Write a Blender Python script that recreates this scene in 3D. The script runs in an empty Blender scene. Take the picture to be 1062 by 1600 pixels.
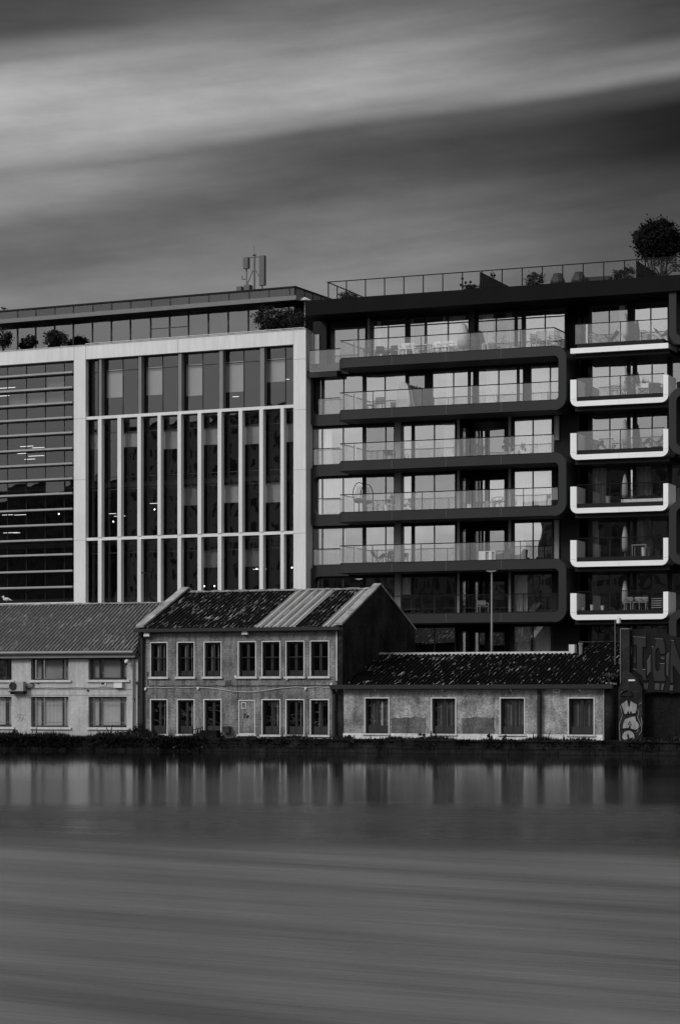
import bpy, math, random
from mathutils import Vector
R = random.Random(7)
C = bpy.context.scene.collection
F = 3700.0; CX = 531.0; HY = 1090.0; CZ = 2.8; GZ = 0.65     # focal length in photo pixels, eye height, quay level

# ------------------------------------------------------------------ frames
class Fr:
    """facade frame: u along the facade, w inward, z up"""
    def __init__(s, tan, D0):
        a = math.atan(tan); s.a = a; s.c = math.cos(a); s.s = math.sin(a); s.D0 = D0
    def P(s, u, w, z): return (u*s.c + w*s.s, s.D0 - u*s.s + w*s.c, z)
    def U(s, px, w=0):
        k = (px-CX)/F
        return (k*s.D0 + w*(k*s.c - s.s))/(s.c + k*s.s)
    def Z(s, px, py, w=0):
        return CZ + (HY-py)/F*s.P(s.U(px, w), w, 0)[1]
DK = Fr(0.415, 143.0)      # dark apartment building
WH = Fr(0.477, 144.4)      # white office building
CT = Fr(0.400, 122.0)      # old riverside houses

# ------------------------------------------------------------------ materials
def newmat(name):
    m = bpy.data.materials.new(name); m.use_nodes = True
    nt = m.node_tree; nt.nodes.clear()
    return m, nt, nt.nodes.new('ShaderNodeOutputMaterial')
def mapped(nt, fr=None, scale=(1,1,1)):
    tc = nt.nodes.new('ShaderNodeTexCoord'); mp = nt.nodes.new('ShaderNodeMapping')
    if fr:
        m1 = nt.nodes.new('ShaderNodeMapping'); m1.inputs['Rotation'].default_value = (0,0,fr.a)
        nt.links.new(tc.outputs['Object'], m1.inputs['Vector']); nt.links.new(m1.outputs[0], mp.inputs['Vector'])
    else: nt.links.new(tc.outputs['Object'], mp.inputs['Vector'])
    mp.inputs['Scale'].default_value = scale
    return mp.outputs[0]
def noise(nt, vec, sc, det=4, rough=.55):
    n = nt.nodes.new('ShaderNodeTexNoise'); n.inputs['Scale'].default_value = sc
    n.inputs['Detail'].default_value = det; n.inputs['Roughness'].default_value = rough
    nt.links.new(vec, n.inputs['Vector']); return n.outputs['Fac']
def ramp(nt, fac, stops, interp='LINEAR'):
    r = nt.nodes.new('ShaderNodeValToRGB'); r.color_ramp.interpolation = interp
    el = r.color_ramp.elements
    while len(el) < len(stops): el.new(.5)
    for e, (p, v) in zip(el, stops):
        e.position = p; e.color = (v, v, v, 1)
    nt.links.new(fac, r.inputs['Fac']); return r.outputs['Color']
def math_(nt, op, a, b=None, c=None):
    n = nt.nodes.new('ShaderNodeMath'); n.operation = op
    for i, v in enumerate((a, b, c)):
        if v is None: continue
        if isinstance(v, (int, float)): n.inputs[i].default_value = v
        else: nt.links.new(v, n.inputs[i])
    return n.outputs[0]
def mix(nt, f, a, b, mode='MIX'):
    n = nt.nodes.new('ShaderNodeMix'); n.data_type = 'RGBA'; n.blend_type = mode
    for sk, v in ((n.inputs[0], f), (n.inputs[6], a), (n.inputs[7], b)):
        if isinstance(v, (int, float)): sk.default_value = v if sk.type == 'VALUE' else (v, v, v, 1)
        else: nt.links.new(v, sk)
    return n.outputs[2]
def principled(nt, out, col, rough=.7, spec=.4, metal=0, bump=None, bs=.3, bd=.02):
    p = nt.nodes.new('ShaderNodeBsdfPrincipled')
    if isinstance(col, (int, float)): p.inputs['Base Color'].default_value = (col, col, col, 1)
    else: nt.links.new(col, p.inputs['Base Color'])
    if isinstance(rough, (int, float)): p.inputs['Roughness'].default_value = rough
    else: nt.links.new(rough, p.inputs['Roughness'])
    p.inputs['Specular IOR Level'].default_value = spec; p.inputs['Metallic'].default_value = metal
    if bump is not None:
        b = nt.nodes.new('ShaderNodeBump'); b.inputs['Strength'].default_value = bs; b.inputs['Distance'].default_value = bd
        nt.links.new(bump, b.inputs['Height']); nt.links.new(b.outputs[0], p.inputs['Normal'])
    nt.links.new(p.outputs[0], out.inputs['Surface']); return p
def plain(name, v, rough=.6, spec=.4, amt=.18, sc=1.2, stretch=(1,1,.35), bump=.0, metal=0):
    m, nt, out = newmat(name)
    vec = mapped(nt, None, stretch)
    n1 = noise(nt, vec, sc, 5, .6)
    col = ramp(nt, n1, [(.25, v*(1-amt)), (.75, v*(1+amt))])
    n2 = noise(nt, vec, sc*14, 3)
    col = mix(nt, 1.0, col, ramp(nt, n2, [(.3, 1-amt*.35), (.7, 1.0)]), 'MULTIPLY')
    principled(nt, out, col, rough, spec, metal, n2 if bump else None, bump, .02)
    return m
def glass(name, fac, tint=.85, rough=.0, gl=1.0, warp=.010, wsc=.55):
    m, nt, out = newmat(name)
    g = nt.nodes.new('ShaderNodeBsdfGlossy'); g.inputs['Roughness'].default_value = rough
    g.inputs['Color'].default_value = (gl, gl, gl, 1)
    t = nt.nodes.new('ShaderNodeBsdfTransparent'); t.inputs['Color'].default_value = (tint, tint, tint, 1)
    mx = nt.nodes.new('ShaderNodeMixShader'); mx.inputs[0].default_value = fac
    if warp:
        n = noise(nt, mapped(nt), wsc, 1)
        b = nt.nodes.new('ShaderNodeBump'); b.inputs['Strength'].default_value = 1.0; b.inputs['Distance'].default_value = warp
        nt.links.new(n, b.inputs['Height']); nt.links.new(b.outputs[0], g.inputs['Normal'])
    nt.links.new(t.outputs[0], mx.inputs[1]); nt.links.new(g.outputs[0], mx.inputs[2]); nt.links.new(mx.outputs[0], out.inputs['Surface'])
    return m
def emit(name, v):
    m, nt, out = newmat(name)
    e = nt.nodes.new('ShaderNodeEmission'); e.inputs['Color'].default_value = (1,1,1,1); e.inputs['Strength'].default_value = v
    nt.links.new(e.outputs[0], out.inputs['Surface']); return m

def white_cladding():
    m, nt, out = newmat('white_cladding')
    v = mapped(nt, WH, (1,1,1))
    n = noise(nt, v, .25, 4); st = noise(nt, mapped(nt, WH, (5,5,.35)), 1.0, 5, .65)
    col = ramp(nt, n, [(.3,.60),(.7,.70)])
    col = mix(nt, .5, col, ramp(nt, st, [(.35,.78),(.6,1.0)]), 'MULTIPLY')
    principled(nt, out, col, .55, .3, 0, noise(nt, v, 9, 3), .15, .01); return m
def render_wall(name, lo, hi, patch=.5, sc=1.0, bump=.6, base_dirt=True, brick=0.0, zb=0.0, strk=.7):
    """old rendered / pebble-dashed wall with weathering"""
    m, nt, out = newmat(name)
    v = mapped(nt, CT)
    n1 = noise(nt, v, .55*sc, 8, .65); n2 = noise(nt, v, 9*sc, 5, .75); n3 = noise(nt, mapped(nt, CT, (3.5,1,.4)), 1.3, 6, .7)
    col = ramp(nt, n1, [(.33, lo), (.62, hi)])
    col = mix(nt, 1.0, col, ramp(nt, n2, [(.34, 1-patch), (.62, 1.08)]), 'MULTIPLY')
    col = mix(nt, strk, col, ramp(nt, n3, [(.36, .52), (.56, 1.0)]), 'MULTIPLY')
    h = n2
    if brick:
        bk = nt.nodes.new('ShaderNodeTexBrick'); bk.inputs['Scale'].default_value = 1
        bk.inputs['Brick Width'].default_value = .34; bk.inputs['Row Height'].default_value = .13
        bk.inputs['Mortar Size'].default_value = .022; bk.inputs['Mortar Smooth'].default_value = .4
        bk.inputs['Color1'].default_value = (1,1,1,1); bk.inputs['Color2'].default_value = (.72,.72,.72,1); bk.inputs['Mortar'].default_value = (.55,.55,.55,1)
        sx = nt.nodes.new('ShaderNodeSeparateXYZ'); nt.links.new(v, sx.inputs[0])
        cb = nt.nodes.new('ShaderNodeCombineXYZ')
        wob = noise(nt, v, 2.0, 2)
        nt.links.new(sx.outputs[0], cb.inputs[0]); nt.links.new(math_(nt,'MULTIPLY_ADD', wob, .12, sx.outputs[2]), cb.inputs[1])
        nt.links.new(cb.outputs[0], bk.inputs['Vector'])
        col = mix(nt, brick, col, bk.outputs['Color'], 'MULTIPLY')
    if base_dirt:
        sx2 = nt.nodes.new('ShaderNodeSeparateXYZ'); nt.links.new(v, sx2.inputs[0])
        zz = math_(nt, 'MULTIPLY_ADD', n1, -1.6, sx2.outputs[2])
        col = mix(nt, 1.0, col, ramp(nt, math_(nt,'MULTIPLY_ADD', zz, .8, .75+zb), [(.1,.42),(.5,1.0)]), 'MULTIPLY')
    principled(nt, out, col, .92, .04, 0, h, bump, .05); return m
def roof_mat(name, base, lich, thr, light):
    m, nt, out = newmat(name)
    v = mapped(nt, CT, (7.5, .8, .8)); v2 = mapped(nt, CT, (1,1,1))
    a = noise(nt, v, 1.6, 7, .75); b = noise(nt, v2, .5, 4, .6); c = noise(nt, v2, 7, 5, .8)
    sp = math_(nt, 'ADD', math_(nt,'MULTIPLY', a, .98), math_(nt,'MULTIPLY', c, .22))
    sp = math_(nt, 'MULTIPLY_ADD', b, .22, sp)
    col = ramp(nt, c, [(.3, base*.6), (.7, base*1.5)])
    col = mix(nt, ramp(nt, sp, [(thr, 0), (thr+.035, light)]), col, lich)
    principled(nt, out, col, .9, .03, 0, c, .5, .02); return m
def corr_sheet(name, v, rough=.5):
    m, nt, out = newmat(name)
    n = noise(nt, mapped(nt, CT, (1.5,.3,.3)), 1.5, 6, .65)
    principled(nt, out, ramp(nt, n, [(.3, v*.75), (.7, v*1.1)]), rough, .3); return m
def stone_mat():
    m, nt, out = newmat('quay_stone')
    v = mapped(nt, CT)
    sx = nt.nodes.new('ShaderNodeSeparateXYZ'); nt.links.new(v, sx.inputs[0]); cb = nt.nodes.new('ShaderNodeCombineXYZ')
    nt.links.new(sx.outputs[0], cb.inputs[0]); nt.links.new(sx.outputs[2], cb.inputs[1])
    bk = nt.nodes.new('ShaderNodeTexBrick'); bk.inputs['Scale'].default_value = 1
    bk.inputs['Brick Width'].default_value = .62; bk.inputs['Row Height'].default_value = .26; bk.inputs['Mortar Size'].default_value = .02
    bk.inputs['Color1'].default_value = (.018,.018,.018,1); bk.inputs['Color2'].default_value = (.007,.007,.007,1); bk.inputs['Mortar'].default_value = (.004,.004,.004,1)
    nt.links.new(cb.outputs[0], bk.inputs['Vector'])
    n = noise(nt, v, 1.1, 7, .7)
    col = mix(nt, 1.0, bk.outputs['Color'], ramp(nt, n, [(.38,.25),(.68,1.6)]), 'MULTIPLY')
    principled(nt, out, col, .85, .2, 0, bk.outputs['Fac'], .6, -.03); return m
def water_mat():
    m, nt, out = newmat('river_water')
    tc = nt.nodes.new('ShaderNodeTexCoord'); sx = nt.nodes.new('ShaderNodeSeparateXYZ'); nt.links.new(tc.outputs['Object'], sx.inputs[0])
    X, Y = sx.outputs[0], sx.outputs[1]
    cb = nt.nodes.new('ShaderNodeCombineXYZ')
    nt.links.new(math_(nt,'MULTIPLY', X, .045), cb.inputs[0]); nt.links.new(math_(nt,'MULTIPLY_ADD', X, .6, Y), cb.inputs[1])
    st = nt.nodes.new('ShaderNodeTexNoise'); st.inputs['Scale'].default_value = .55; st.inputs['Detail'].default_value = 6; st.inputs['Roughness'].default_value = .62
    nt.links.new(cb.outputs[0], st.inputs['Vector'])
    cb2 = nt.nodes.new('ShaderNodeCombineXYZ')
    nt.links.new(math_(nt,'MULTIPLY', X, .012), cb2.inputs[0]); nt.links.new(math_(nt,'MULTIPLY_ADD', X, .12, Y), cb2.inputs[1])
    st2 = nt.nodes.new('ShaderNodeTexNoise'); st2.inputs['Scale'].default_value = .17; st2.inputs['Detail'].default_value = 5
    nt.links.new(cb2.outputs[0], st2.inputs['Vector'])
    # calm water close to the far bank, wind-ruffled mid stream
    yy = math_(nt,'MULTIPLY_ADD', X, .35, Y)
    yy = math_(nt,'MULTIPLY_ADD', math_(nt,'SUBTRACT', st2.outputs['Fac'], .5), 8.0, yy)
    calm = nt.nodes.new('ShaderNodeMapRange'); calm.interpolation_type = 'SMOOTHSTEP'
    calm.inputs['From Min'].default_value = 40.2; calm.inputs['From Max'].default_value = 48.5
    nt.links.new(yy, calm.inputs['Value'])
    c2 = nt.nodes.new('ShaderNodeMapRange'); c2.interpolation_type = 'SMOOTHSTEP'
    c2.inputs['From Min'].default_value = 57; c2.inputs['From Max'].default_value = 64
    nt.links.new(Y, c2.inputs['Value'])
    rough_mid = ramp(nt, st2.outputs['Fac'], [(.44,.185),(.56,.28)])
    rough_near = ramp(nt, st.outputs['Fac'], [(.38,.36),(.62,.66)])
    r = mix(nt, calm.outputs[0], rough_near, rough_mid)
    r = mix(nt, c2.outputs[0], r, ramp(nt, math_(nt,'MULTIPLY',Y,.01), [(.78,.145),(1.0,.065)]))
    # sky reflection painted into base colour: paler mid stream, near black by the bank
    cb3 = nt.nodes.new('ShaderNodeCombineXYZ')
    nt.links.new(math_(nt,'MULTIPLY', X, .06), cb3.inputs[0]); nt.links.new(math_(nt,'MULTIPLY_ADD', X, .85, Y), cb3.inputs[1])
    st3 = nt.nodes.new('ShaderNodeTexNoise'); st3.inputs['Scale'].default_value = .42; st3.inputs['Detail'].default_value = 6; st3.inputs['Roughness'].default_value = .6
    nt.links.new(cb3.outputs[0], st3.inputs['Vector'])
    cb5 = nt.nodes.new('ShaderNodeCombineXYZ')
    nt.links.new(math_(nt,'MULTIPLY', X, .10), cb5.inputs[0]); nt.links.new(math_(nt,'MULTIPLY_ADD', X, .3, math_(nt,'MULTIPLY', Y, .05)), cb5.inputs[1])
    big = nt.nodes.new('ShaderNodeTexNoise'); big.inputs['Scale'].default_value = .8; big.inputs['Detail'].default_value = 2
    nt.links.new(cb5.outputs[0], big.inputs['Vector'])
    sky_sheen = mix(nt, 1.0, ramp(nt, st3.outputs['Fac'], [(.36,.060),(.52,.100),(.66,.115)]), ramp(nt, big.outputs['Fac'], [(.3,.74),(.7,1.12)]), 'MULTIPLY')
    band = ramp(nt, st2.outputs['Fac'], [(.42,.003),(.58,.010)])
    p = principled(nt, out, mix(nt, calm.outputs[0], sky_sheen, band), .3, .5)
    p.inputs['IOR'].default_value = 1.33
    nt.links.new(r, p.inputs['Roughness'])
    bh = math_(nt,'MULTIPLY', st.outputs['Fac'], math_(nt,'SUBTRACT', 1.0, c2.outputs[0]))
    b = nt.nodes.new('ShaderNodeBump'); b.inputs['Strength'].default_value = 1.0; b.inputs['Distance'].default_value = .2
    nt.links.new(bh, b.inputs['Height']); nt.links.new(b.outputs[0], p.inputs['Normal'])
    return m
def far_facade(name, wall, win, bw, rh, msz):
    m, nt, out = newmat(name)
    tc = nt.nodes.new('ShaderNodeTexCoord'); sx = nt.nodes.new('ShaderNodeSeparateXYZ'); nt.links.new(tc.outputs['Object'], sx.inputs[0]); cb = nt.nodes.new('ShaderNodeCombineXYZ')
    nt.links.new(math_(nt,'ADD', sx.outputs[0], sx.outputs[1]), cb.inputs[0]); nt.links.new(sx.outputs[2], cb.inputs[1])
    bk = nt.nodes.new('ShaderNodeTexBrick'); bk.offset = 0; bk.inputs['Scale'].default_value = 1
    bk.inputs['Brick Width'].default_value = bw; bk.inputs['Row Height'].default_value = rh; bk.inputs['Mortar Size'].default_value = msz; bk.inputs['Mortar Smooth'].default_value = 0
    bk.inputs['Color1'].default_value = (win,win,win,1); bk.inputs['Color2'].default_value = (win*.4,win*.4,win*.4,1); bk.inputs['Mortar'].default_value = (wall,wall,wall,1)
    nt.links.new(cb.outputs[0], bk.inputs['Vector'])
    principled(nt, out, bk.outputs['Color'], .7, .3); return m

M = dict(
    white=white_cladding(), white_joint=plain('cladding_joint', .25),
    tray=plain('white_balcony_panel', .82, .4, .4, .06, .6), tray_side=plain('balcony_side_panel', .6, .45, .4, .08),
    clad=plain('dark_cladding', .021, .5, .22, .15, .5), clad2=plain('black_cladding', .009, .6, .15, .2),
    roofclad=plain('roof_cladding', .006, .7, .08, .25, .5),
    soffit=plain('grey_soffit', .11, .7, .3, .1), column=plain('grey_column', .22, .6, .3, .1),
    fin=plain('aluminium_fin', .3, .45, .4, .12), pier=plain('grey_pier', .17, .5, .4, .1),
    frame=plain('black_window_frame', .010, .5, .35, .2), rail=plain('dark_handrail', .008, .6, .08, .1),
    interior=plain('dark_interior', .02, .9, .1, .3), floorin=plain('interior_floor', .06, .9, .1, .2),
    curtain=plain('white_curtain', .8, .9, .1, .10, 2, (6,6,.2)), curtain_dim=plain('grey_curtain', .33, .9, .1, .45, 1.6, (5,5,.25)),
    blind=plain('roller_blind', .75, .9, .1, .12, 1.1), blind_dim=plain('grey_roller_blind', .35, .9, .1, .2, 1.1),
    apt_glass=glass('apartment_glass', .43, .92), apt_glass2=glass('apartment_glass_dim', .36, .92), apt_glass4=glass('apartment_glass_clear', .29, .92), apt_glass3=glass('apartment_glass_bright', .49, .92), off_glass=glass('office_glass', .09, .55, .01, 1, .003, .8),
    pent_glass=glass('penthouse_glass', .16, .5), cott_glass=glass('old_window_glass', .07, .8, .02, 1, .02, 1.5),
    bal_glass=glass('balustrade_glass', .08, .92, 0, 1, 0), roof_glass=glass('roof_balustrade_glass', .004, .98, 0, 1, 0),
    clere=glass('clerestory_glass', .09, .35),
    eave=plain('eave_fascia', .15, .5, .3, .1), lamp=emit('office_lamp', 1.7), spot=emit('small_lamp', 6.0),
    cream=render_wall('cream_render', .37, .49, .12, .7, .35, True, 0, .15, .35),
    pebble=render_wall('pebble_dash', .14, .40, .62, 1.3, 1.0, True, .35, 0.0, .95),
    rough=render_wall('rough_render', .15, .56, .6, 1.4, .9, True, .0),
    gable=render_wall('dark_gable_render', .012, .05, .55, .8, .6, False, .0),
    stain=render_wall('patched_render', .07, .22, .6, 1.8, .9, False),
    plinth=render_wall('white_plinth', .50, .80, .25, 1.0, .5, False, 0, 0, .5),
    trim=plain('white_trim', .62, .7, .2, .2, 3), sill=plain('sill_stone', .52, .8, .2, .25, 3),
    coping=render_wall('lichen_coping', .22, .48, .4, 2.0, .8, False),
    cap=render_wall('ridge_cap_lichen', .16, .42, .65, 2.4, 1.0, False),
    roof_grey=roof_mat('grey_corrugated_roof', .10, .40, .775, .6), roof_dark=roof_mat('mossy_dark_roof', .010, .42, .782, .85),
    roof_black=roof_mat('lichen_black_roof', .0035, .5, .808, .9),
    sheet=corr_sheet('pale_roof_sheet', .40), gutter=plain('black_gutter', .012, .4, .4, .3), gutter_grey=plain('grey_gutter', .2, .5, .3, .2),
    pipe=plain('drainpipe_grey', .16, .5, .3, .2), pipe_black=plain('drainpipe_black', .018, .5, .3, .3),
    door=plain('dark_painted_wood', .022, .6, .3, .3), cable=plain('black_cable', .02, .6, .2), cable_white=plain('white_cable', .42, .6, .2),
    plastic=plain('white_plastic', .65, .5, .3, .1), dkplastic=plain('dark_plastic', .02, .5, .3), midgrey=plain('galvanised_grey', .15, .45, .4, .15),
    mastgrey=plain('antenna_grey', .09, .5, .3, .1), stone=stone_mat(), ground=plain('quay_ground', .04, .95, .1, .4, .5, (1,1,1)),
    bark=plain('bark', .03, .9, .1, .3), leafA=plain('leaf_dark', .035, .7, .2, .4, 3), leafB=plain('leaf_mid', .075, .7, .2, .4, 3), leafC=plain('leaf_black', .008, .8, .1, .4, 3),
    weed=plain('weed_dark', .012, .9, .1, .5, 3), weedB=plain('weed_light', .05, .9, .1, .5, 3),
    bird=plain('gull_feathers', .6, .8, .1, .2, 8), cloth=plain('parasol_cloth', .5, .8, .1, .1), cloth_dark=plain('dark_cloth', .05, .9, .1, .2),
    cover=plain('grey_cover', .32, .8, .1, .15), wicker=plain('pale_wicker', .45, .8, .1, .3, 9), furn=plain('white_furniture', .8, .6, .2, .1), furn_dark=plain('dark_furniture', .03, .6, .3, .2),
    panel=plain('graffiti_panel', .016, .8, .02, .45, 1.2), paint_mid=plain('grey_spray_paint', .034, .8, .03, .2, 1), paint_light=plain('pale_spray_paint', .07, .8, .03, .45, 5),
    paint_pale=plain('pale_graffiti_fill', .27, .7, .2, .5, 6), paint_black=plain('black_spray_paint', .006, .6, .2), pier_old=render_wall('old_pier_render', .012, .05, .5, 1.3, .8, False),
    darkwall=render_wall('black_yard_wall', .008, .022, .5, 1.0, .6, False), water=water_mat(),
)

# ------------------------------------------------------------------ mesh builder
class MB:
    def __init__(s, fr=None): s.v=[]; s.f=[]; s.m=[]; s.fr=fr
    def pt(s, a, b, c):
        s.v.append(s.fr.P(a,b,c) if s.fr else (a,b,c)); return len(s.v)-1
    def face(s, idx, m=0): s.f.append(tuple(idx)); s.m.append(m)
    def box(s, a0,a1,b0,b1,c0,c1, m=0):
        i = [s.pt(a,b,c) for c in (c0,c1) for b in (b0,b1) for a in (a0,a1)]
        for q in ((0,2,3,1),(4,5,7,6),(0,1,5,4),(2,6,7,3),(0,4,6,2),(1,3,7,5)): s.face([i[k] for k in q], m)
        return s
    def prism(s, pts, d0, d1, axis='w', m=0):
        """pts: 2D polygon; axis 'w': (u,z) extruded in w; 'u': (w,z) extruded in u; 'z': (u,w) extruded in z"""
        def mk(p, d):
            return s.pt(p[0],d,p[1]) if axis=='w' else (s.pt(d,p[0],p[1]) if axis=='u' else s.pt(p[0],p[1],d))
        A=[mk(p,d0) for p in pts]; B=[mk(p,d1) for p in pts]; n=len(pts)
        s.face(A[::-1], m); s.face(B, m)
        for k in range(n): s.face((A[k],A[(k+1)%n],B[(k+1)%n],B[k]), m)
        return s
    def strip(s, outer, inner, d0, d1, closed=False, m=0):
        n=len(outer)
        O0=[s.pt(p[0],d0,p[1]) for p in outer]; I0=[s.pt(p[0],d0,p[1]) for p in inner]
        O1=[s.pt(p[0],d1,p[1]) for p in outer]; I1=[s.pt(p[0],d1,p[1]) for p in inner]
        rng = range(n) if closed else range(n-1)
        for k in rng:
            j=(k+1)%n
            s.face((O0[k],O0[j],I0[j],I0[k]),m); s.face((O1[j],O1[k],I1[k],I1[j]),m)
            s.face((O0[j],O0[k],O1[k],O1[j]),m); s.face((I0[k],I0[j],I1[j],I1[k]),m)
        if not closed:
            s.face((O0[0],I0[0],I1[0],O1[0]),m); s.face((I0[-1],O0[-1],O1[-1],I1[-1]),m)
        return s
    def tube(s, p, q, r, n=6, m=0, r2=None):
        P=Vector(s.fr.P(*p) if s.fr else p); Q=Vector(s.fr.P(*q) if s.fr else q); r2 = r if r2 is None else r2
        d=(Q-P).normalized(); a=Vector((0,0,1)) if abs(d.z)<.9 else Vector((1,0,0)); e=d.cross(a).normalized(); g=d.cross(e)
        A=[];B=[]
        for k in range(n):
            t=2*math.pi*k/n; o=e*math.cos(t)+g*math.sin(t)
            s.v.append(tuple(P+o*r)); A.append(len(s.v)-1); s.v.append(tuple(Q+o*r2)); B.append(len(s.v)-1)
        s.face(A,m); s.face(B[::-1],m)
        for k in range(n): s.face((A[k],B[k],B[(k+1)%n],A[(k+1)%n]),m)
        return s
    def path(s, pts, r, n=6, m=0):
        for a,b in zip(pts, pts[1:]): s.tube(a,b,r,n,m)
        return s
    def lathe(s, x, y, prof, n=12, m=0):
        rings=[]
        for (r,z) in prof: rings.append([s.pt(x+r*math.cos(2*math.pi*k/n), y+r*math.sin(2*math.pi*k/n), z) for k in range(n)])
        for a,b in zip(rings, rings[1:]):
            for k in range(n): s.face((a[k],a[(k+1)%n],b[(k+1)%n],b[k]),m)
        s.face(rings[0][::-1],m); s.face(rings[-1],m)
        return s
    def blob(s, c, r, n=10, k=6, m=0, jit=0):
        rings=[]
        for i in range(1,k):
            t=math.pi*i/k
            rings.append([s.pt(c[0]+r[0]*math.sin(t)*math.cos(2*math.pi*j/n)*(1+R.uniform(-jit,jit)), c[1]+r[1]*math.sin(t)*math.sin(2*math.pi*j/n)*(1+R.uniform(-jit,jit)), c[2]-r[2]*math.cos(t)*(1+R.uniform(-jit,jit))) for j in range(n)])
        a=s.pt(c[0],c[1],c[2]-r[2]); b=s.pt(c[0],c[1],c[2]+r[2])
        for j in range(n):
            s.face((a,rings[0][(j+1)%n],rings[0][j]),m); s.face((b,rings[-1][j],rings[-1][(j+1)%n]),m)
        for p,q in zip(rings,rings[1:]):
            for j in range(n): s.face((p[j],p[(j+1)%n],q[(j+1)%n],q[j]),m)
        return s
    def leaves(s, c, r, n, size, rng=R, nm=2, clump=35, shell=.45):
        """leaf-sized faces gathered in clumps through an ellipsoid (world/local axes)"""
        nc=max(3,n//clump)
        cs=[]
        for _ in range(nc):
            d=Vector((rng.gauss(0,1),rng.gauss(0,1),rng.gauss(0,1))).normalized()*(shell+(1-shell)*rng.random()**.6)
            cs.append((d, rng.uniform(.14,.30), rng.randrange(nm)))
        for _ in range(n):
            d,sp,mi=rng.choice(cs)
            p=d+Vector((rng.gauss(0,sp),rng.gauss(0,sp),rng.gauss(0,sp)))*.68
            P=Vector((c[0]+p.x*r[0],c[1]+p.y*r[1],c[2]+p.z*r[2]))
            a=Vector((rng.gauss(0,1),rng.gauss(0,1),rng.gauss(0,1))).normalized(); b=a.cross(Vector((rng.gauss(0,1),rng.gauss(0,1),rng.gauss(0,1)))).normalized()
            q=size*rng.uniform(.5,1.4)
            i=len(s.v); s.v += [tuple(P-a*q),tuple(P+b*q*.5),tuple(P+a*q),tuple(P-b*q*.5)]
            s.face((i,i+1,i+2,i+3), mi if rng.random()<.8 else rng.randrange(nm))
        return s
    def build(s, name, mats, parent=None, smooth=False):
        off=Vector((0,0,0)); q=parent
        while q is not None: off+=q.location; q=q.parent
        me=bpy.data.meshes.new(name)
        rel = s.fr is not None or getattr(s,'world',False)
        me.from_pydata([tuple(Vector(v)-off) for v in s.v] if rel else s.v, [], s.f)
        for m in (mats if isinstance(mats,(list,tuple)) else [mats]): me.materials.append(m)
        for p,mi in zip(me.polygons,s.m): p.material_index=mi; p.use_smooth=smooth
        me.update()
        o=bpy.data.objects.new(name,me); C.objects.link(o)
        if parent: o.parent=parent
        return o
def tag(o, label=None, cat=None, group=None, kind=None):
    if label: o['label']=label
    if cat: o['category']=cat
    if group: o['group']=group
    if kind: o['kind']=kind
    return o
def thing(name, loc, label, cat, group=None, rot=0):
    o=bpy.data.objects.new(name,None); C.objects.link(o); o.location=loc; o.rotation_euler=(0,0,rot); o.empty_display_size=.2
    return tag(o,label,cat,group)
def cp(src, loc, rot, label, group=None):
    r=src.copy(); C.objects.link(r); r.location=loc; r.rotation_euler=(0,0,rot); r['label']=label
    if group: r['group']=group
    for ch in list(src.children):
        c=ch.copy(); C.objects.link(c); c.parent=r
        for g in ch.children:
            d=g.copy(); C.objects.link(d); d.parent=c
    return r

# ------------------------------------------------------------------ shared facade helpers
def wall_open(mb, u0,u1,z0,z1,w0,w1,ops,m=0):
    """wall slab with rectangular openings; ops may be stacked in columns sharing u-range"""
    cols={}
    for (a,b,c,d) in ops: cols.setdefault((round(a,4),round(b,4)),[]).append((c,d))
    cur=u0
    for (a,b) in sorted(cols):
        if a>cur: mb.box(cur,a,w0,w1,z0,z1,m)
        zc=z0
        for (c,d) in sorted(cols[(a,b)]):
            if c>zc: mb.box(a,b,w0,w1,zc,c,m)
            zc=d
        if zc<z1: mb.box(a,b,w0,w1,zc,z1,m)
        cur=b
    if cur<u1: mb.box(cur,u1,w0,w1,z0,z1,m)
def pleat(mb, u0,u1,z0,z1,w, amp=.05, per=.19, m=0):
    n=max(4,int((u1-u0)/per*5)); ph=R.random()*6; a=[];b=[]
    for k in range(n+1):
        u=u0+(u1-u0)*k/n; d=w+amp*math.sin(2*math.pi*(u-u0)/per+ph+.9*math.sin(u*3.1))
        a.append(mb.pt(u,d,z0)); b.append(mb.pt(u,d,z1))
    for k in range(n): mb.face((a[k],a[k+1],b[k+1],b[k]),m)
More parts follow.
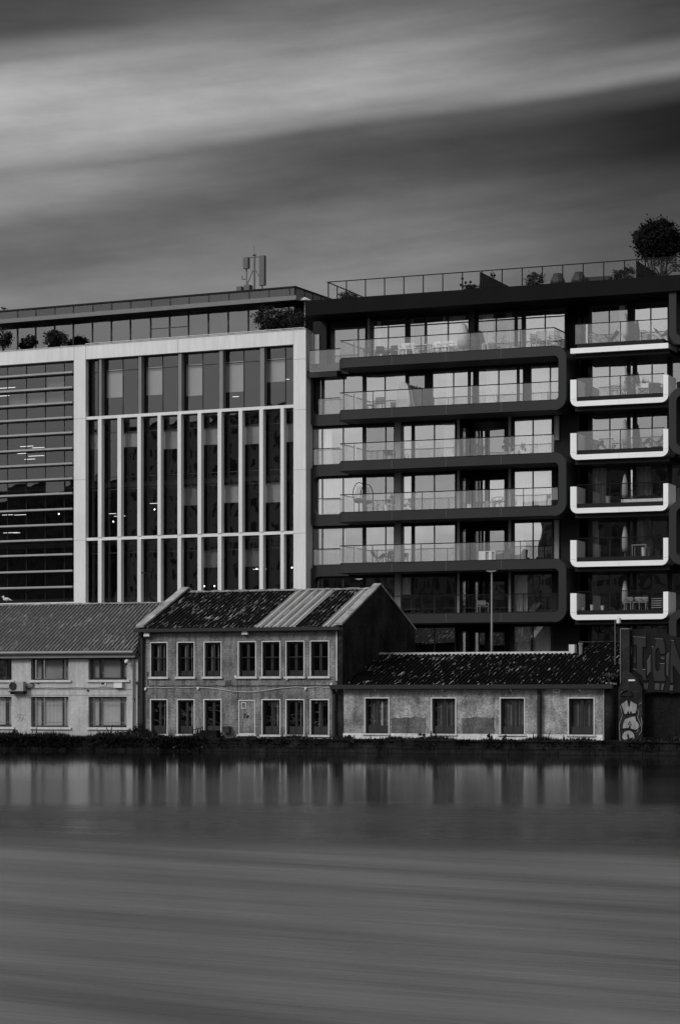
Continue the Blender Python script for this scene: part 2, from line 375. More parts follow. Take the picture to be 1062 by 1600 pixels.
def window(root, fr, ua,ub,za,zb,w, bars=(), trans=(), fw=.06, gm='apt_glass', curtains=(), fm='frame', depth=.09, glassw=None, bw=None):
    bw = bw or fw
    mb=MB(fr)
    mb.box(ua,ua+fw,w,w+depth,za,zb); mb.box(ub-fw,ub,w,w+depth,za,zb)
    mb.box(ua+fw,ub-fw,w,w+depth,za,za+fw); mb.box(ua+fw,ub-fw,w,w+depth,zb-fw,zb)
    bs=sorted(bars)
    for b in bs: mb.box(b-bw/2,b+bw/2,w+.01,w+depth-.01,za+fw,zb-fw)
    edges=[ua+fw]+[x for b in bs for x in (b-bw/2,b+bw/2)]+[ub-fw]
    for t in trans:
        for k in range(0,len(edges),2): mb.box(edges[k],edges[k+1],w+.012,w+depth-.012,t-bw/2,t+bw/2)
    f=mb.build('window', M[fm], root)
    g=MB(fr); gw=w+depth*.5
    for k in range(0,len(edges),2):      # each light tilts a hair, as real glazing does
        t1=R.uniform(-.004,.004); t2=R.uniform(-.003,.003); a,b=edges[k],edges[k+1]
        i=[g.pt(a,gw+t1,za+fw),g.pt(b,gw-t1,za+fw+0),g.pt(b,gw-t1+t2,zb-fw),g.pt(a,gw+t1+t2,zb-fw)]; g.face(i)
    g.build('pane', M[gm], f)
    for cdef in curtains:
        ca,cb_,c0,c1,mt,kind=cdef
        cm=MB(fr)
        if kind=='p': pleat(cm,ca,cb_,c0,c1,w+.17,.035)
        else: cm.box(ca,cb_,w+.16,w+.175,c0,c1)
        cm.build('curtain' if kind=='p' else 'blind', M[mt], f)
    return f
def arc(cx,cz,r,a0,a1,n=7): return [(cx+r*math.cos(a0+(a1-a0)*k/n), cz+r*math.sin(a0+(a1-a0)*k/n)) for k in range(n+1)]
PI=math.pi
def c_left(uL,uR,z0,z1,r):    # open to the right, start top-right going anticlockwise
    return [(uR,z1)]+arc(uL+r,z1-r,r,PI/2,PI)+arc(uL+r,z0+r,r,PI,1.5*PI)+[(uR,z0)]
def c_right(uL,uR,z0,z1,r):
    return [(uL,z1)]+arc(uR-r,z1-r,r,PI/2,0)+arc(uR-r,z0+r,r,0,-PI/2)+[(uL,z0)]
def u_shape(uL,uR,z0,z1,r): return [(uL,z1)]+arc(uL+r,z0+r,r,PI,1.5*PI)+arc(uR-r,z0+r,r,1.5*PI,2*PI)+[(uR,z1)]

# ================================================================== SETTING
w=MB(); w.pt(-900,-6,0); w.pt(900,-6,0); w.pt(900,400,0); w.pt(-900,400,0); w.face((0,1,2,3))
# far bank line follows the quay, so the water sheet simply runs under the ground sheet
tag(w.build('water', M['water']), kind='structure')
g=MB(CT)
g.box(-700,700,-2.15,1500,-2.5,GZ)
tag(g.build('ground', M['ground']), kind='structure')
g=MB(); g.box(-900,900,-900,-6,-2,1.3)
tag(g.build('near_bank', M['ground']), kind='structure')

# ================================================================== OFFICE BUILDING
def office():
    fr=WH; U=fr.U; Z=fr.Z
    root=thing('office_building', fr.P(U(300),0,GZ), 'glass office block framed in white cladding with horizontal louvres and penthouse', 'office building')
    uL=U(-140); u1=U(115.4); u1b=U(133.6); u2=U(458.3); uR=U(477.6)
    zt=Z(476,513.8); zu=Z(458,537.8)               # top and underside of the white beam
    zb1t=Z(458,631.7); zb1b=zb1t-.19; zb2t=Z(458,829.4); zb2b=zb2t-.19
    zbase=Z(115,940.5)
    # white portal frame
    m=MB(fr)
    m.box(uL,uR,0,.36,zu,zt)                       # top beam
    m.box(u1,u1b,0,.36,GZ,zu); m.box(u2,uR,0,.36,GZ,zu)
    m.box(uR-.36,uR,.363,1.0,GZ,zt-.01)              # return of the right pier
    m.box(u1b,u2,.05,.36,zb1b,zb1t); m.box(u1b,u2,.05,.36,zb2b,zb2t)
    m.box(uL,u1,.03,.5,zbase-1.6,zbase)
    m.box(u1b,u2,.03,.5,GZ,Z(300,955))
    m.build('portal_frame', M['white'], root)
    j=MB(fr)
    for uu in (u1+.01,u1b,U(278),U(-60),u2,): j.box(uu-.012,uu+.012,-.003,.01,zu,zt)
    for py in (654,749.5,844,): 
        j.box(u1,u1b,-.003,.01,Z(125,py)-.012,Z(125,py)+.012)
    for py in (561,640,734,833,): j.box(u2,uR,-.003,.01,Z(468,py)-.012,Z(468,py)+.012)
    j.build('cladding_joint', M['white_joint'], root)
    cp_=MB(fr); cp_.box(uL,uR+.02,-.04,.4,zt,zt+.035); cp_.tube((U(133),.05,zt+.11),(uR-.1,.05,zt+.11),.022); 
    for k in range(14): cp_.tube((U(133)+k*(uR-U(133))/13.5,.05,zt+.03),(U(133)+k*(uR-U(133))/13.5,.05,zt+.11),.015)
    cp_.build('coping', M['sill'], root)
    # white fins of the two lower tiers
    fx=[(153,158.6),(183.4,189),(214.5,220),(246,251.2),(277.2,282.7),(308.6,314.2),(340,345.8),(372.7,378.3),(405,410.8),(438,443.3)]
    for a,b in fx:
        for (z0,z1) in ((zb2t,zb1b),(Z(300,955),zb2b)):
            f=MB(fr); f.box(U(a),U(b),0,.35,z0,z1); f.build('fin', M['white'], root)
    for a,b in ((154.4,158.3),(216,220.6),(278.3,283.3),(342.2,348),(406.2,412.4)):
        f=MB(fr); f.box(U(a,.1),U(b,.1),.12,.5,zb1t,zu); f.build('pier', M['pier'], root)
    # tinted glazing, right part, three tiers
    gw=.52
    ztier=[(zb1t,zu),(zb2t,zb1b),(Z(300,955)+.02,zb2b)]
    ux=[U(137.5,gw)]+[U(x,gw) for x in (165,227.5,290,353,417)]+[U(459,gw)]
    # top tier: bays between grey piers
    bays=[(138,154),(160,216.5),(222,279),(285,343),(349.5,407.5),(414.5,459.5)]
    for i,(a,b) in enumerate(bays):
        za,zb=ztier[0]; ua,ub=U(a,gw),U(b,gw)
        mid=U([147,191.8,254,316.5,380.6,445.6][i],gw); tz=zb-.80
        cur=[]
        if i>0:
            bt=[0,618,614,615,609,594][i]
            cur=[(U([0,167,229,291,352,416][i],gw+.16),mid-.05,Z(b,bt,gw),tz+.1,'blind','b')]
        window(root,fr,ua,ub,za,zb,gw,[mid],[tz],.05,'off_glass',cur)
    fu=[137.8]+[x for ab in fx for x in ((ab[0]+ab[1])/2,)]+[459.5]
    blinds1={1:0,3:1,4:1,6:1,8:1,10:1,0:1}; blinds2={4:1,5:1,7:1,9:1,2:0}
    for i in range(11):
        ua=U(fu[i],gw)+(0 if i==0 else .1); ub=U(fu[i+1],gw)
        za,zb=ztier[1]; s1=Z(458,740); 
        cur=[]
        if i in (0,2,4,6,8,10): cur.append((ua+.06,ub-.1,zb-.9-R.uniform(.9,1.25),zb-.9,'blind' if i>1 else 'blind_dim','b'))
        if i in (5,7,9): cur.append((ua+.06,ub-.1,zb-4.55-R.uniform(.9,1.2),zb-4.55,'blind_dim' if i<7 else 'blind','b'))
        window(root,fr,ua,ub,za,zb,gw,[],[zb-.86,zb-3.72,zb-4.52],.045,'off_glass',cur)
        za,zb=ztier[2]; cur=[]
        if i in (6,8): cur.append((ua+.06,ub-.1,zb-1.9,zb-.8,'blind_dim','b'))
        window(root,fr,ua,ub,za,zb,gw,[],[zb-.8],.045,'off_glass',cur)
    # left part : rows of glazing behind horizontal louvres
    rows=[566,581.5,605,628.6,651.9,675.6,700,724,747.6,770.6,795,819,842.6,866,892,917,941]
    ul=U(-140,gw); ur=U(116.2,gw); mull=[U(11.6+29.6*k,gw) for k in range(-5,4)]
    zs=[Z(110,y) for y in rows]; zs[0]=zu
    for k in range(len(zs)-1):
        cur=[]
        if k in (1,2): cur=[(mull[q]+.05,mull[q+1]-.05,zs[k+1]+.06,zs[k]-.06,'blind_dim','b') for q in (5,6,7,8) if q+1<len(mull) and R.random()<.75]
        window(root,fr,ul,ur,zs[k+1],zs[k],gw-.02,mull,[],.03,'off_glass',cur)
    for k in range(1,len(zs)-1):
        f=MB(fr); z=zs[k]; f.prism([(-.02,z+.07),(.30,z+.07),(.30,z-.07),(-.02,z-.045)],U(-140),U(112.8),'u'); f.build('louvre', M['fin'], root)
    # interior : slabs, rear wall, lights
    inn=MB(fr)
    for z in (zu+.1,Z(458,640),Z(458,740,0)-.1,Z(458,838),Z(458,930)):
        inn.box(uL,uR-.4,.75,7.8,z-.18,z+.12)
    inn.build('floor_slab', M['floorin'], root)
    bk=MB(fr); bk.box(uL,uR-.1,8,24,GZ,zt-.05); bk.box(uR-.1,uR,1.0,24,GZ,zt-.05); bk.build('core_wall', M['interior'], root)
    for k,(px,py,L,wd) in enumerate(((31,698,1.0,3),(50,700,.9,3),(27,709,.7,4),(44,713,1.2,4),(12,707,1.1,3.5),(38,718,.8,5),(-2,729,1,3),(22,805,.9,2.5),(3,805,.8,2.5),(5,833,1.1,2.4),(20,833,.5,2.4),
            (82,622,.8,3),(-5,607,1.4,3),(-3,619,1.2,3),(234,787,.6,3),(170,803,.5,3),(178,807,.8,4),(327,692,.6,3),(390,681,.55,3),(455,686,.4,3),(237,612,.3,3),(363,620,.4,3),(442,593,.4,3),(395,890,.9,4),(160,536,.9,6.6))):
        l=MB(fr); u=U(px,wd); z=Z(px,py,wd); l.box(u,u+L,wd,wd+.12,z,z+.028); l.build('ceiling_lamp', M['lamp'], root)
    for px,py in ((92,803),(241.5,796),(177,815),(401,889),(456,887),(319,916),(335,916)):
        l=MB(fr); l.blob((U(px,2),2,Z(px,py,2)),(.05,.05,.05),8,5); l.build('wall_lamp', M['spot'], root)
    # penthouse
    pw=2.6
    zf=zt-.35; ze=Z(464,468,1.6)                   # eave underside
    ze2=Z(464,461.2,1.6); zr=Z(460,447.3,2.2)
    mul=[-62,-32,-2.5,27,55.3,85,114,144,173.5,203.2]
    up=U(452,pw)
    xs=[U(x,pw) for x in mul]+[U(235,pw),U(264.5,pw),U(294,pw)]+[U(x,pw) for x in (325,356,387.5,418.5,450.6)]+[U(460,pw)]
    for k in range(len(xs)-1):
        t=[]; 
        if k in (10,11): t=[ze-.95]
        window(root,fr,xs[k],xs[k+1]-.0,zf,ze+.0,pw,[],t,.045,'pent_glass',[],'frame')
    # side glazing of the penthouse
    s=MB(fr); s.box(xs[-1],xs[-1]+.08,pw+.1,14,zf,ze); s.build('side_glazing', M['clad2'], root)
    e=MB(fr); e.box(U(-140),U(463.5,1.6),1.5,16,ze,ze2); e.build('eave', M['eave'], root)
    so=MB(fr); so.box(U(-140),U(463.5,1.6)-.1,1.62,15,ze-.06,ze-.002); so.build('eave_soffit', M['clad2'], root)
    cw=2.2
    xs2=[x+(U(0,cw)-U(0,pw)) for x in xs]
    xs2[-1]=U(460,cw)
    for k in range(len(xs2)-1):
        window(root,fr,xs2[k],xs2[k+1],ze2,zr-.06,cw,[],[],.035,'clere',[],'frame',.06)
    c=MB(fr)
    for k in range(9): c.box(U(460,cw)+.0,U(460,cw)+.05,cw+.1+k*1.2,cw+1.22+k*1.2,ze2,zr-.06,0)
    c.build('side_panel', M['eave'], root)
    c=MB(fr)
    for k in range(10): c.box(U(460,cw)+.05,U(460,cw)+.07,cw+.08+k*1.2,cw+.13+k*1.2,ze2,zr-.06,0)
    c.box(U(-140),U(460,cw)+.09,cw-.06,cw+11,zr-.06,zr+.03)
    c.build('roof_edge', M['clad2'], root)
    c=MB(fr); c.box(U(-140),U(459,cw)-.1,cw+.25,cw+10.6,ze2,zr-.1); c.build('roof', M['clad2'], root)
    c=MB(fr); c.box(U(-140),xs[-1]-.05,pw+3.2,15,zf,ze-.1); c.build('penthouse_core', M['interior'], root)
    # light grey glazed strip beside the right pier
    c=MB(fr); c.box(uR+.02,uR+.25,.6,.68,Z(478,567),Z(478,519)); c.box(uR+.29,uR+.62,.6,.68,Z(478,567),Z(478,521)); c.build('corner_panel', M['fin'], root)
    return root, zf, zr
office_root, zPent, zRoofW = office()

# ================================================================== APARTMENT BUILDING
ZS=[DK.Z(531.8,y) for y in (560.4,641.7,721.5,801.3,881.3,961.3,1041.0)]   # tops of the balcony slabs, top storey first
SL=.55; ZRF=DK.Z(512,468.5); ZRU=DK.Z(490,493.3)
GW=2.35
def apartments():
    fr=DK; U=fr.U; Z=fr.Z
    root=thing('apartment_building', fr.P(U(700),0,GZ), 'black clad apartment block with rounded balcony bands, glass balustrades and white balcony trays', 'apartment building')
    ug=lambda px: U(px,GW)
    # --- roof slab
    m=MB(fr)
    uE=U(1120,-.3)
    m.box(U(477,-.3),uE,-.3,16,ZRU,ZRF); m.build('roof', M['roofclad'], root)
    # --- front slabs / balconies of the main part
    uRb=U(893,0)-U(531,0)+U(531,0)
    ring_l=U(479.5,2.1); ring_r=U(884.5,0)
    for k,zt in enumerate(ZS):
        z0=zt-SL; closed_here = k in (1,3,5)     # storeys S1,S3,S5 sit between slab k-1 and slab k
        uS=U(524,0); r=.75
        uEnd=ring_r-.75
        pl=[(uEnd,0)]+[(uS+r-r*math.sin(t), r-r*math.cos(t)) for t in [i*PI/12 for i in range(7)]]+[(uS,GW),(uEnd,GW)]
        b=MB(fr); b.prism(pl,z0,zt,'z')
        if k==6: b=MB(fr); b.box(uS,ring_r,0.6,GW,z0,zt)
        bal=b.build('balcony', M['clad'], root)
        if k in (0,2,4): 
            e=MB(fr); 
        s=MB(fr); s.box(uS+.35,uEnd-.1,.3,GW-.05,z0-.03,z0-.002); s.build('soffit', M['soffit'], bal)
        if k==6: continue
        j=MB(fr)
        for q in range(1,4): x=uS+(uEnd-uS)*q/4+.2; j.box(x-.01,x+.01,-.003,.01,z0+.01,zt-.01)
        j.build('panel_joint', M['soffit'], bal)
        # balustrade
        h=1.07; ul=U(531.5,.05); ur=(U(865.3,.05) if k in (0,2,4) else U(871,.05))
        g=MB(fr); n=13; 
        xs=[ul+(ur-ul)*i/n for i in range(n+1)]
        for i in range(n): g.box(xs[i]+.012,xs[i+1]-.012,.07,.09,zt+.02,zt+h)
        g.box(ul,ul+.02,.1,GW-.2,zt+.02,zt+h)
        if k==0: g.box(ur-.02,ur,.1,GW,zt+.02,zt+h)
        g.build('balustrade_glass', M['bal_glass'], bal)
        hr=MB(fr); hr.box(ul-.03,ur+.02,.05,.11,zt+h,zt+h+.05); hr.box(ul-.03,ul+.03,.11,GW-.2,zt+h,zt+h+.05)
        hr.box(ul,ur,.055,.105,zt+.001,zt+.05)
        for i in (2,5,8,11) if k!=2 else (): hr.box(xs[i]-.02,xs[i]+.02,.095,.125,zt+.05,zt+h)
        hr.box(ul+.7,ul+.74,.5,.54,zt+.05,zt+h)
        if k==0: hr.box(ur-.03,ur+.03,.11,GW+.6,zt+h,zt+h+.05)
        hr.build('handrail', M['rail'], bal)
    # --- C shaped ends (right) joining slab k-1 and k
    for k in (1,3,5):
        zt=ZS[k-1]+.04; zb=ZS[k]-SL-.04
        o=c_right(ring_r-.76,ring_r,zb,zt,.75); i=c_right(ring_r-.76,ring_r-.47,ZS[k]+.002,ZS[k-1]-SL-.002,.28)
        f=MB(fr); f.strip(o,i,-.02,GW); f.build('balcony_end_frame', M['clad'], root)
        # left ring at the recessed plane
        rl=ring_l; o=c_left(rl,U(545,2.1),zb,zt,.7); i=c_left(rl+.43,U(545,2.1),ZS[k]+.06,ZS[k-1]-SL-.06,.42)
        f=MB(fr); f.strip(o,i,GW-.25,GW+.5); f.build('window_surround', M['clad'], root)
    # --- main facade wall per storey, with window openings.  S: (zfloor, zceil)
    st=[(ZS[0],ZRU)]+[(ZS[k],ZS[k-1]-SL) for k in range(1,7)]
    def do(si, groups, top, w0=GW, uA=None, uB=None, sill=.1, curt={}, rec=None):
        """groups: list of (px0,px1,[bars px]);"""
        zf,zc=st[si]; ops=[]
        for gi,gp in enumerate(groups):
            a,b,bars=gp[:3]; tp=gp[3] if len(gp)>3 else top
            za=zf+sill; zb=zc-tp
            ua,ub=U(a,w0),U(b,w0); ops.append((ua,ub,za,zb))
            tr=[]
            if si==0 and len(gp)>4: tr=[zb-gp[4]]
            cur=[]
            for cd in curt.get(gi,[]):
                x0,x1,mt=cd[:3]; f0=cd[3] if len(cd)>3 else 0
                cur.append((U(x0,w0+.3),U(x1,w0+.3),za+.05+f0*(zb-za),zb-.05,mt,'p'))
            window(root,fr,ua,ub,za,zb,w0+.02,[U(x,w0) for x in bars],tr,.055,R.choice(['apt_glass','apt_glass2','apt_glass3','apt_glass3','apt_glass4']),cur,bw=.07)
        wl=MB(fr)
        wall_open(wl,uA,uB,zf-.0,zc,w0,w0+.22,ops); 
        if rec: pass
        return wl
    uA,uB=U(482,GW),U(905,GW)
    rA,rB=U(712.5,GW),U(799,GW)
    # S0 penthouse storey : roof terrace windows
    wl=do(0,[(521,571.2,[559],.42,.1),(577,633.5,[606],.12,.45),(639,664,[],.12,.45),(665,732.3,[699.5],.12,.45),(745.5,804.4,[774.5],.12,.45),(806.5,815.5,[],.12,.45),(819.5,882.7,[851],.12,.45)],.1,uA=uA+1.4,uB=U(884,GW),
        curt={1:[(590,596,'curtain')],2:[(640,647,'curtain_dim')],3:[(702,728,'curtain'),(693,697,'curtain')],4:[(748,772,'curtain'),(792,801,'curtain_dim')]})
    wl.build('facade_wall', M['clad2'], root)
    S2=[(487.5,567,[503,535.6]),(570,616,[602]),(626.5,643.5,[]),(646,711.3,[678])]
    S2r=[(802,862.5,[832])]
    ct={2:{0:[(489,501,'curtain_dim'),(505,520,'curtain')],3:[(694,709,'curtain')],2:[(628,642,'curtain')]},
        3:{0:[(506,532,'curtain_dim')],2:[(628,642,'curtain')]},
        4:{0:[(506,534,'curtain_dim'),(537,541,'curtain')],1:[(603,609,'curtain')],2:[(628,642,'curtain')]},
        5:{2:[(628,642,'curtain',.5)]},6:{}}
    ctr={2:{0:[(803,831,'curtain'),(834,861,'curtain')]},3:{0:[(803,831,'curtain'),(834,861,'curtain')]},4:{0:[(803,818,'curtain')]},5:{0:[(803,825,'curtain')]},6:{0:[(804,830,'curtain'),(834,861,'curtain')]}}
    # S1
    wl=do(1,[(499,502.5,[]),(505,567,[536.5]),(570.5,634,[601]),(637,664,[],.35),(674.5,731.5,[708]),(733.2,739.7,[]),(746,808,[778.5]),(809.5,817.6,[]),(828,873,[859])],.16,uA=uA,uB=U(876,GW),
        curt={4:[(698,705,'curtain')],6:[(760,776,'curtain')],8:[(831,857,'curtain'),(861,868,'curtain_dim')],2:[(619,632,'curtain_dim')]})
    wl.build('facade_wall', M['clad2'], root)
    for si in (2,3,4,5,6):
        a=do(si,S2,.16,uA=uA,uB=rA,curt=ct[si])
        b=do(si,S2r,.16,uA=rB,uB=uB,curt=ctr[si])
        # recessed loggia
        zf,zc=st[si]; wr=GW+2.0
        groups=[(740,759,[757.6]),(761,788.5,[763.5])]
        c=do(si,groups,.42,w0=wr,uA=U(738,wr),uB=U(800,wr),curt={})
        for x in (a,b,c): x.build('facade_wall', M['clad2'], root)
        for (q0,q1) in ((rA-.02,rA+.16),(rB-.2,rB)): sw=MB(fr); sw.box(q0,q1,GW+.23,wr,zf,zc); sw.build('loggia_wall', M['clad2'], root)
        f=MB(fr); f.box(rA+.16,rA+.2,GW+.7,GW+1.1,zf+.1,zc-.4); f.box(rA+.16,rA+.2,GW+1.4,GW+1.8,zf+.1,zc-.4); f.build('side_window', M['apt_glass'], root)
        sl=MB(fr); sl.box(rA,rB,GW-.01,wr,zf-.2,zf-.002); sl.build('loggia_floor', M['floorin'], root)
        if si<6:
            f=MB(fr); f.box(U(714,GW-.1),U(717.6,GW-.1),GW-.12,GW-.01,zf,zc); f.box(U(794.2,GW-.1),U(797.8,GW-.1),GW-.12,GW-.01,zf,zc); f.build('edge_fin', M['column'], root)
            f=MB(fr); f.box(U(616.6,GW-.2),U(626,GW-.2),GW-.25,GW-.01,zf,zc); f.build('wall_panel', M['column'], root)
        if si in (2,4):
            f=MB(fr); f.box(U(866,GW-.1),U(873,GW-.1),GW-.15,GW-.01,zf+(1.0 if si==2 else .0),zc-.1); f.build('end_panel', M['column'], root)
    # wall columns of the roof storey
    for a,b in ((574.5,577),(733.7,741)):
        f=MB(fr); f.box(U(a,GW-.3),U(b,GW-.3),GW-.35,GW-.01,ZS[0],ZRU); f.build('column', M['pier' if a<600 else 'clad'], root)
    # black corner at left of the roof storey
    f=MB(fr); f.box(U(492,GW),U(492,GW)+.9,GW-.3,GW+3,ZS[0]-SL,ZRU); f.build('corner_wall', M['clad2'], root)
    g=MB(fr); g.box(U(483.5,1.0),U(531,1.0),1.0,1.02,ZS[0]-.55,ZS[0]+.75); gl=g.build('side_balustrade', M['bal_glass'], root)
    g=MB(fr); g.box(U(483.5,1.0),U(531,1.0),.98,1.04,ZS[0]+.75,ZS[0]+.8); g.build('handrail', M['rail'], gl)
    g=MB(fr); g.box(U(479,1.6),U(526,1.6),1.6,GW+.3,ZS[0]-.8,ZS[0]-.35); g.build('ledge', M['clad'], root)
    # little balustrades of the left windows
    for si in (1,2,3,4):
        zf,zc=st[si]
        a=(497.5 if si in (1,3) else 488); w_=GW-.3
        g=MB(fr); g.box(U(a,w_),U(531,w_),w_,w_+.02,zf+.08,zf+1.05); gg=g.build('window_balustrade', M['bal_glass'], root)
        g=MB(fr); g.box(U(a,w_),U(531,w_),w_-.01,w_+.03,zf+1.05,zf+1.1); g.build('handrail', M['rail'], gg)
    # left margin wall
    f=MB(fr); f.box(U(476,GW),uA,GW-.05,GW+8,GZ,ZS[0]); f.build('margin_wall', M['clad'], root)
    # --- set-back link between main part and tray bays
    wl_=4.4
    for si in range(0,7):
        zf,zc=st[si]
        a,b=U(886,wl_),U(921,wl_)
        groups=[(887,892,[]),(895,908,[901]),(910.5,919,[])]
        wl=do(si,groups,.3,w0=wl_,uA=U(872,wl_),uB=b)
        wl.build('facade_wall', M['clad2'], root)
    sw=MB(fr)
    sw.box(uB-.1,uB,GW+.23,wl_,GZ,ZS[0]); sw.box(U(884,GW)-.1,U(884,GW),GW+.23,wl_,ZS[0],ZRU); sw.build('link_wall', M['clad2'], root)
    # --- tray bays
    tw=GW
    wl=do(0,[(922.5,981,[951]),(990,1043.6,[1016])],.12,w0=tw,uA=U(918.5,tw),uB=U(1046,tw),curt={0:[(968,977,'curtain')]})
    wl.build('facade_wall', M['clad2'], root)
    for si in range(1,7):
        g=[(923.5,980,[952]),(983,989,[]),(993.3,1043,[1018])]
        c={}
        if si==3: c={0:[(926,948,'curtain_dim')],2:[(996,1018,'curtain_dim')]}
        if si==4: c={0:[(926,936,'curtain_dim')],2:[(997,1018,'curtain_dim')]}
        wl=do(si,g,.14,w0=tw,uA=U(918.5,tw),uB=U(1046,tw),curt=c); wl.build('facade_wall', M['clad2'], root)
        z2=(zf,zc)
    for si in range(0,7):
        wl=do(si,[(1049,1082,[])],.14,w0=tw,uA=U(1046,tw),uB=U(1120,tw)); wl.build('facade_wall', M['clad2'], root)
    dz=ZS[0]-ZS[1]
    for k in range(6):
        zb=Z(902,[551.7,634.8,718.4,802.1,886,969][k]); 
        uL,uR=U(890.7,0),U(1043.6,0)
        t=MB(fr)
        if k==0:
            t.box(uL,uR,0,2.0,zb,zb+.30)
        else:
            H=1.56
            t.strip(u_shape(uL,uR,zb,zb+H,.42), u_shape(uL+.37,uR-.29,zb+.30,zb+H,.03), 0, 1.75)
        tr=t.build('balcony_tray', M['tray'], root)
        j=MB(fr); mm=(uL+uR)/2
        j.box(mm-.006,mm+.006,-.003,.01,zb+.02,zb+.28)
        if k: j.box(uL+.01,uL+.36,-.003,.01,zb+.43,zb+.443); j.box(uR-.28,uR-.01,-.003,.01,zb+.43,zb+.443)
        j.build('panel_joint', M['fin'], tr)
        s=MB(fr); s.box(uL+.38,uR-.30,.12,tw,zb+.301,zb+.56); s.box(uL+.2,uR+.0,.3,tw,zb-.25,zb-.005); s.build('balcony_floor', M['clad2'], tr)
        a,b=(uL+.36,uR-.28) if k else (uL+.25,uR-.08)
        zt=zb+.56; h=1.08 if k else 1.12
        g=MB(fr); mid=U(968.5,.15)
        for (x0,x1) in ((a,mid-.015),(mid+.015,b)): g.box(x0,x1,.15,.17,zt,zt+h)
        if k==0: g.box(a,a+.02,.2,tw-.1,zt,zt+h); g.box(b-.02,b,.2,tw-.1,zt,zt+h)
        g.build('balustrade_glass', M['bal_glass'], tr)
        hr=MB(fr); hr.box(a,b,.13,.19,zt+h,zt+h+.045); hr.box(mid-.03,mid+.03,.18,.22,zt,zt+h)
        if k==0: hr.box(a-.02,a+.03,.19,tw-.1,zt+h,zt+h+.045); hr.box(b-.03,b+.02,.19,tw-.1,zt+h,zt+h+.045)
        hr.build('handrail', M['rail'], tr)
    # --- ring frames at the far right
    for (zt,zb) in ((ZRF-.2,ZS[0]-.35),(ZS[1]+.35,ZS[2]-SL+.15),(ZS[3]+.1,ZS[4]-SL+.05),(ZS[5]+.05,ZS[6]-SL)):
        uL=U(1044.6,-.1); f=MB(fr)
        f.strip(c_left(uL,uL+3.2,zb,zt,.75), c_left(uL+.43,uL+3.2,zb+.43,zt-.43,.35), -.1, GW)
        f.build('window_surround', M['clad'], root)
    # --- floors, ceilings, partition walls and core
    inn=MB(fr)
    for z in ZS: inn.box(U(482,GW),U(1120,GW),GW+2.25,9.5,z-.3,z-.02)
    inn.build('floor_slab', M['floorin'], root)
    inn=MB(fr)
    for z in ZS: inn.box(U(482,GW),rA-.1,GW+.24,GW+2.2,z-.3,z-.02); inn.box(rB,uB-.1,GW+.24,GW+2.2,z-.3,z-.02); inn.box(U(921,wl_),U(1110,GW),GW+.24,GW+2.2,z-.3,z-.02)
    inn.build('room_floor', M['floorin'], root)
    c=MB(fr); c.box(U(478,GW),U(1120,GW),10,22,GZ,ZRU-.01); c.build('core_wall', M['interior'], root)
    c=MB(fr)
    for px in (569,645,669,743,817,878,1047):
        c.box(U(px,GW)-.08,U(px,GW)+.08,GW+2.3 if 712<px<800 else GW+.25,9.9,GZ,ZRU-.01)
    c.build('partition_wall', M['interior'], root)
    # --- roof balustrade
    zt=ZRF; h=1.06
    rail=MB(fr); gl=MB(fr)
    ul=U(511.5,0); xs=[ul+i*1.235 for i in range(0,26)]
    for a,b in zip(xs,xs[1:]): gl.box(a+.02,b-.02,.0,.02,zt,zt+h)
    for i in range(5): gl.box(ul,ul+.02,.15+i*1.4,1.45+i*1.4,zt,zt+h)
    rail.box(ul-.03,xs[-1],-.03,.03,zt+h,zt+h+.05); rail.box(ul-.03,ul+.03,.03,7.2,zt+h,zt+h+.05)
    for x in xs[1:]: rail.box(x-.028,x+.028,-.01,.035,zt,zt+h)
    for i in range(6): rail.box(ul-.02,ul+.04,.08+i*1.4,.13+i*1.4,zt,zt+h)
    rr=rail.build('roof_handrail', M['rail'], root); gl.build('roof_balustrade_glass', M['roof_glass'], rr)
    for px in (749.5,993.5):
        f=MB(fr); f.box(U(px,.1),U(px,.1)+.06,.06,9.0,zt,zt+1.04); f.build('roof_partition', M['roofclad'], root)
    f=MB(fr); f.box(U(908,1),U(950,1),1.2,1.9,zt,zt+.5); f.build('roof_bench', M['clad'], root)
    return root
apt_root = apartments()

# ================================================================== HOUSES
def corr(mb, fr, u0,u1,wa,za,wb,zb,per,amp,sel):
    n=int((u1-u0)/per)
    L=math.hypot(wb-wa,zb-za); nx,nz=-(zb-za)/L,(wb-wa)/L
    prof=[(0,0),(.52,0),(.62,1),(.90,1)]
    pa=[];pb=[];mm=[]
    for k in range(n+1):
        for (t,h) in prof:
            u=u0+(k+t)*per
            if u>u1: break
            jit=0
            pa.append(mb.pt(u,wa+nx*h*amp,za+nz*h*amp)); pb.append(mb.pt(u,wb+nx*h*amp,zb+nz*h*amp)); mm.append(sel(u))
    for k in range(len(pa)-1): mb.face((pa[k],pa[k+1],pb[k+1],pb[k]),mm[k])
def lumpy(mb,u0,u1,wc,z,hw,h,step=.22,m=0):
    """lichen grown ridge capping with an uneven outline"""
    u=u0; prev=None
    while u<u1+step:
        uu=min(u,u1); a=R.uniform(-.35,.35)*h; b=R.uniform(-.3,.3)*hw
        ring=[mb.pt(uu,wc-hw+b,z-h*.6),mb.pt(uu,wc-hw*.5,z+h*.6+a),mb.pt(uu,wc+hw*.5,z+h*.6+a),mb.pt(uu,wc+hw,z-h*.6)]
        if prev:
            for k in range(3): mb.face((prev[k],ring[k],ring[k+1],prev[k+1]),m)
        else: mb.face(ring,m)
        prev=ring; u+=step
    mb.face(prev[::-1],m)
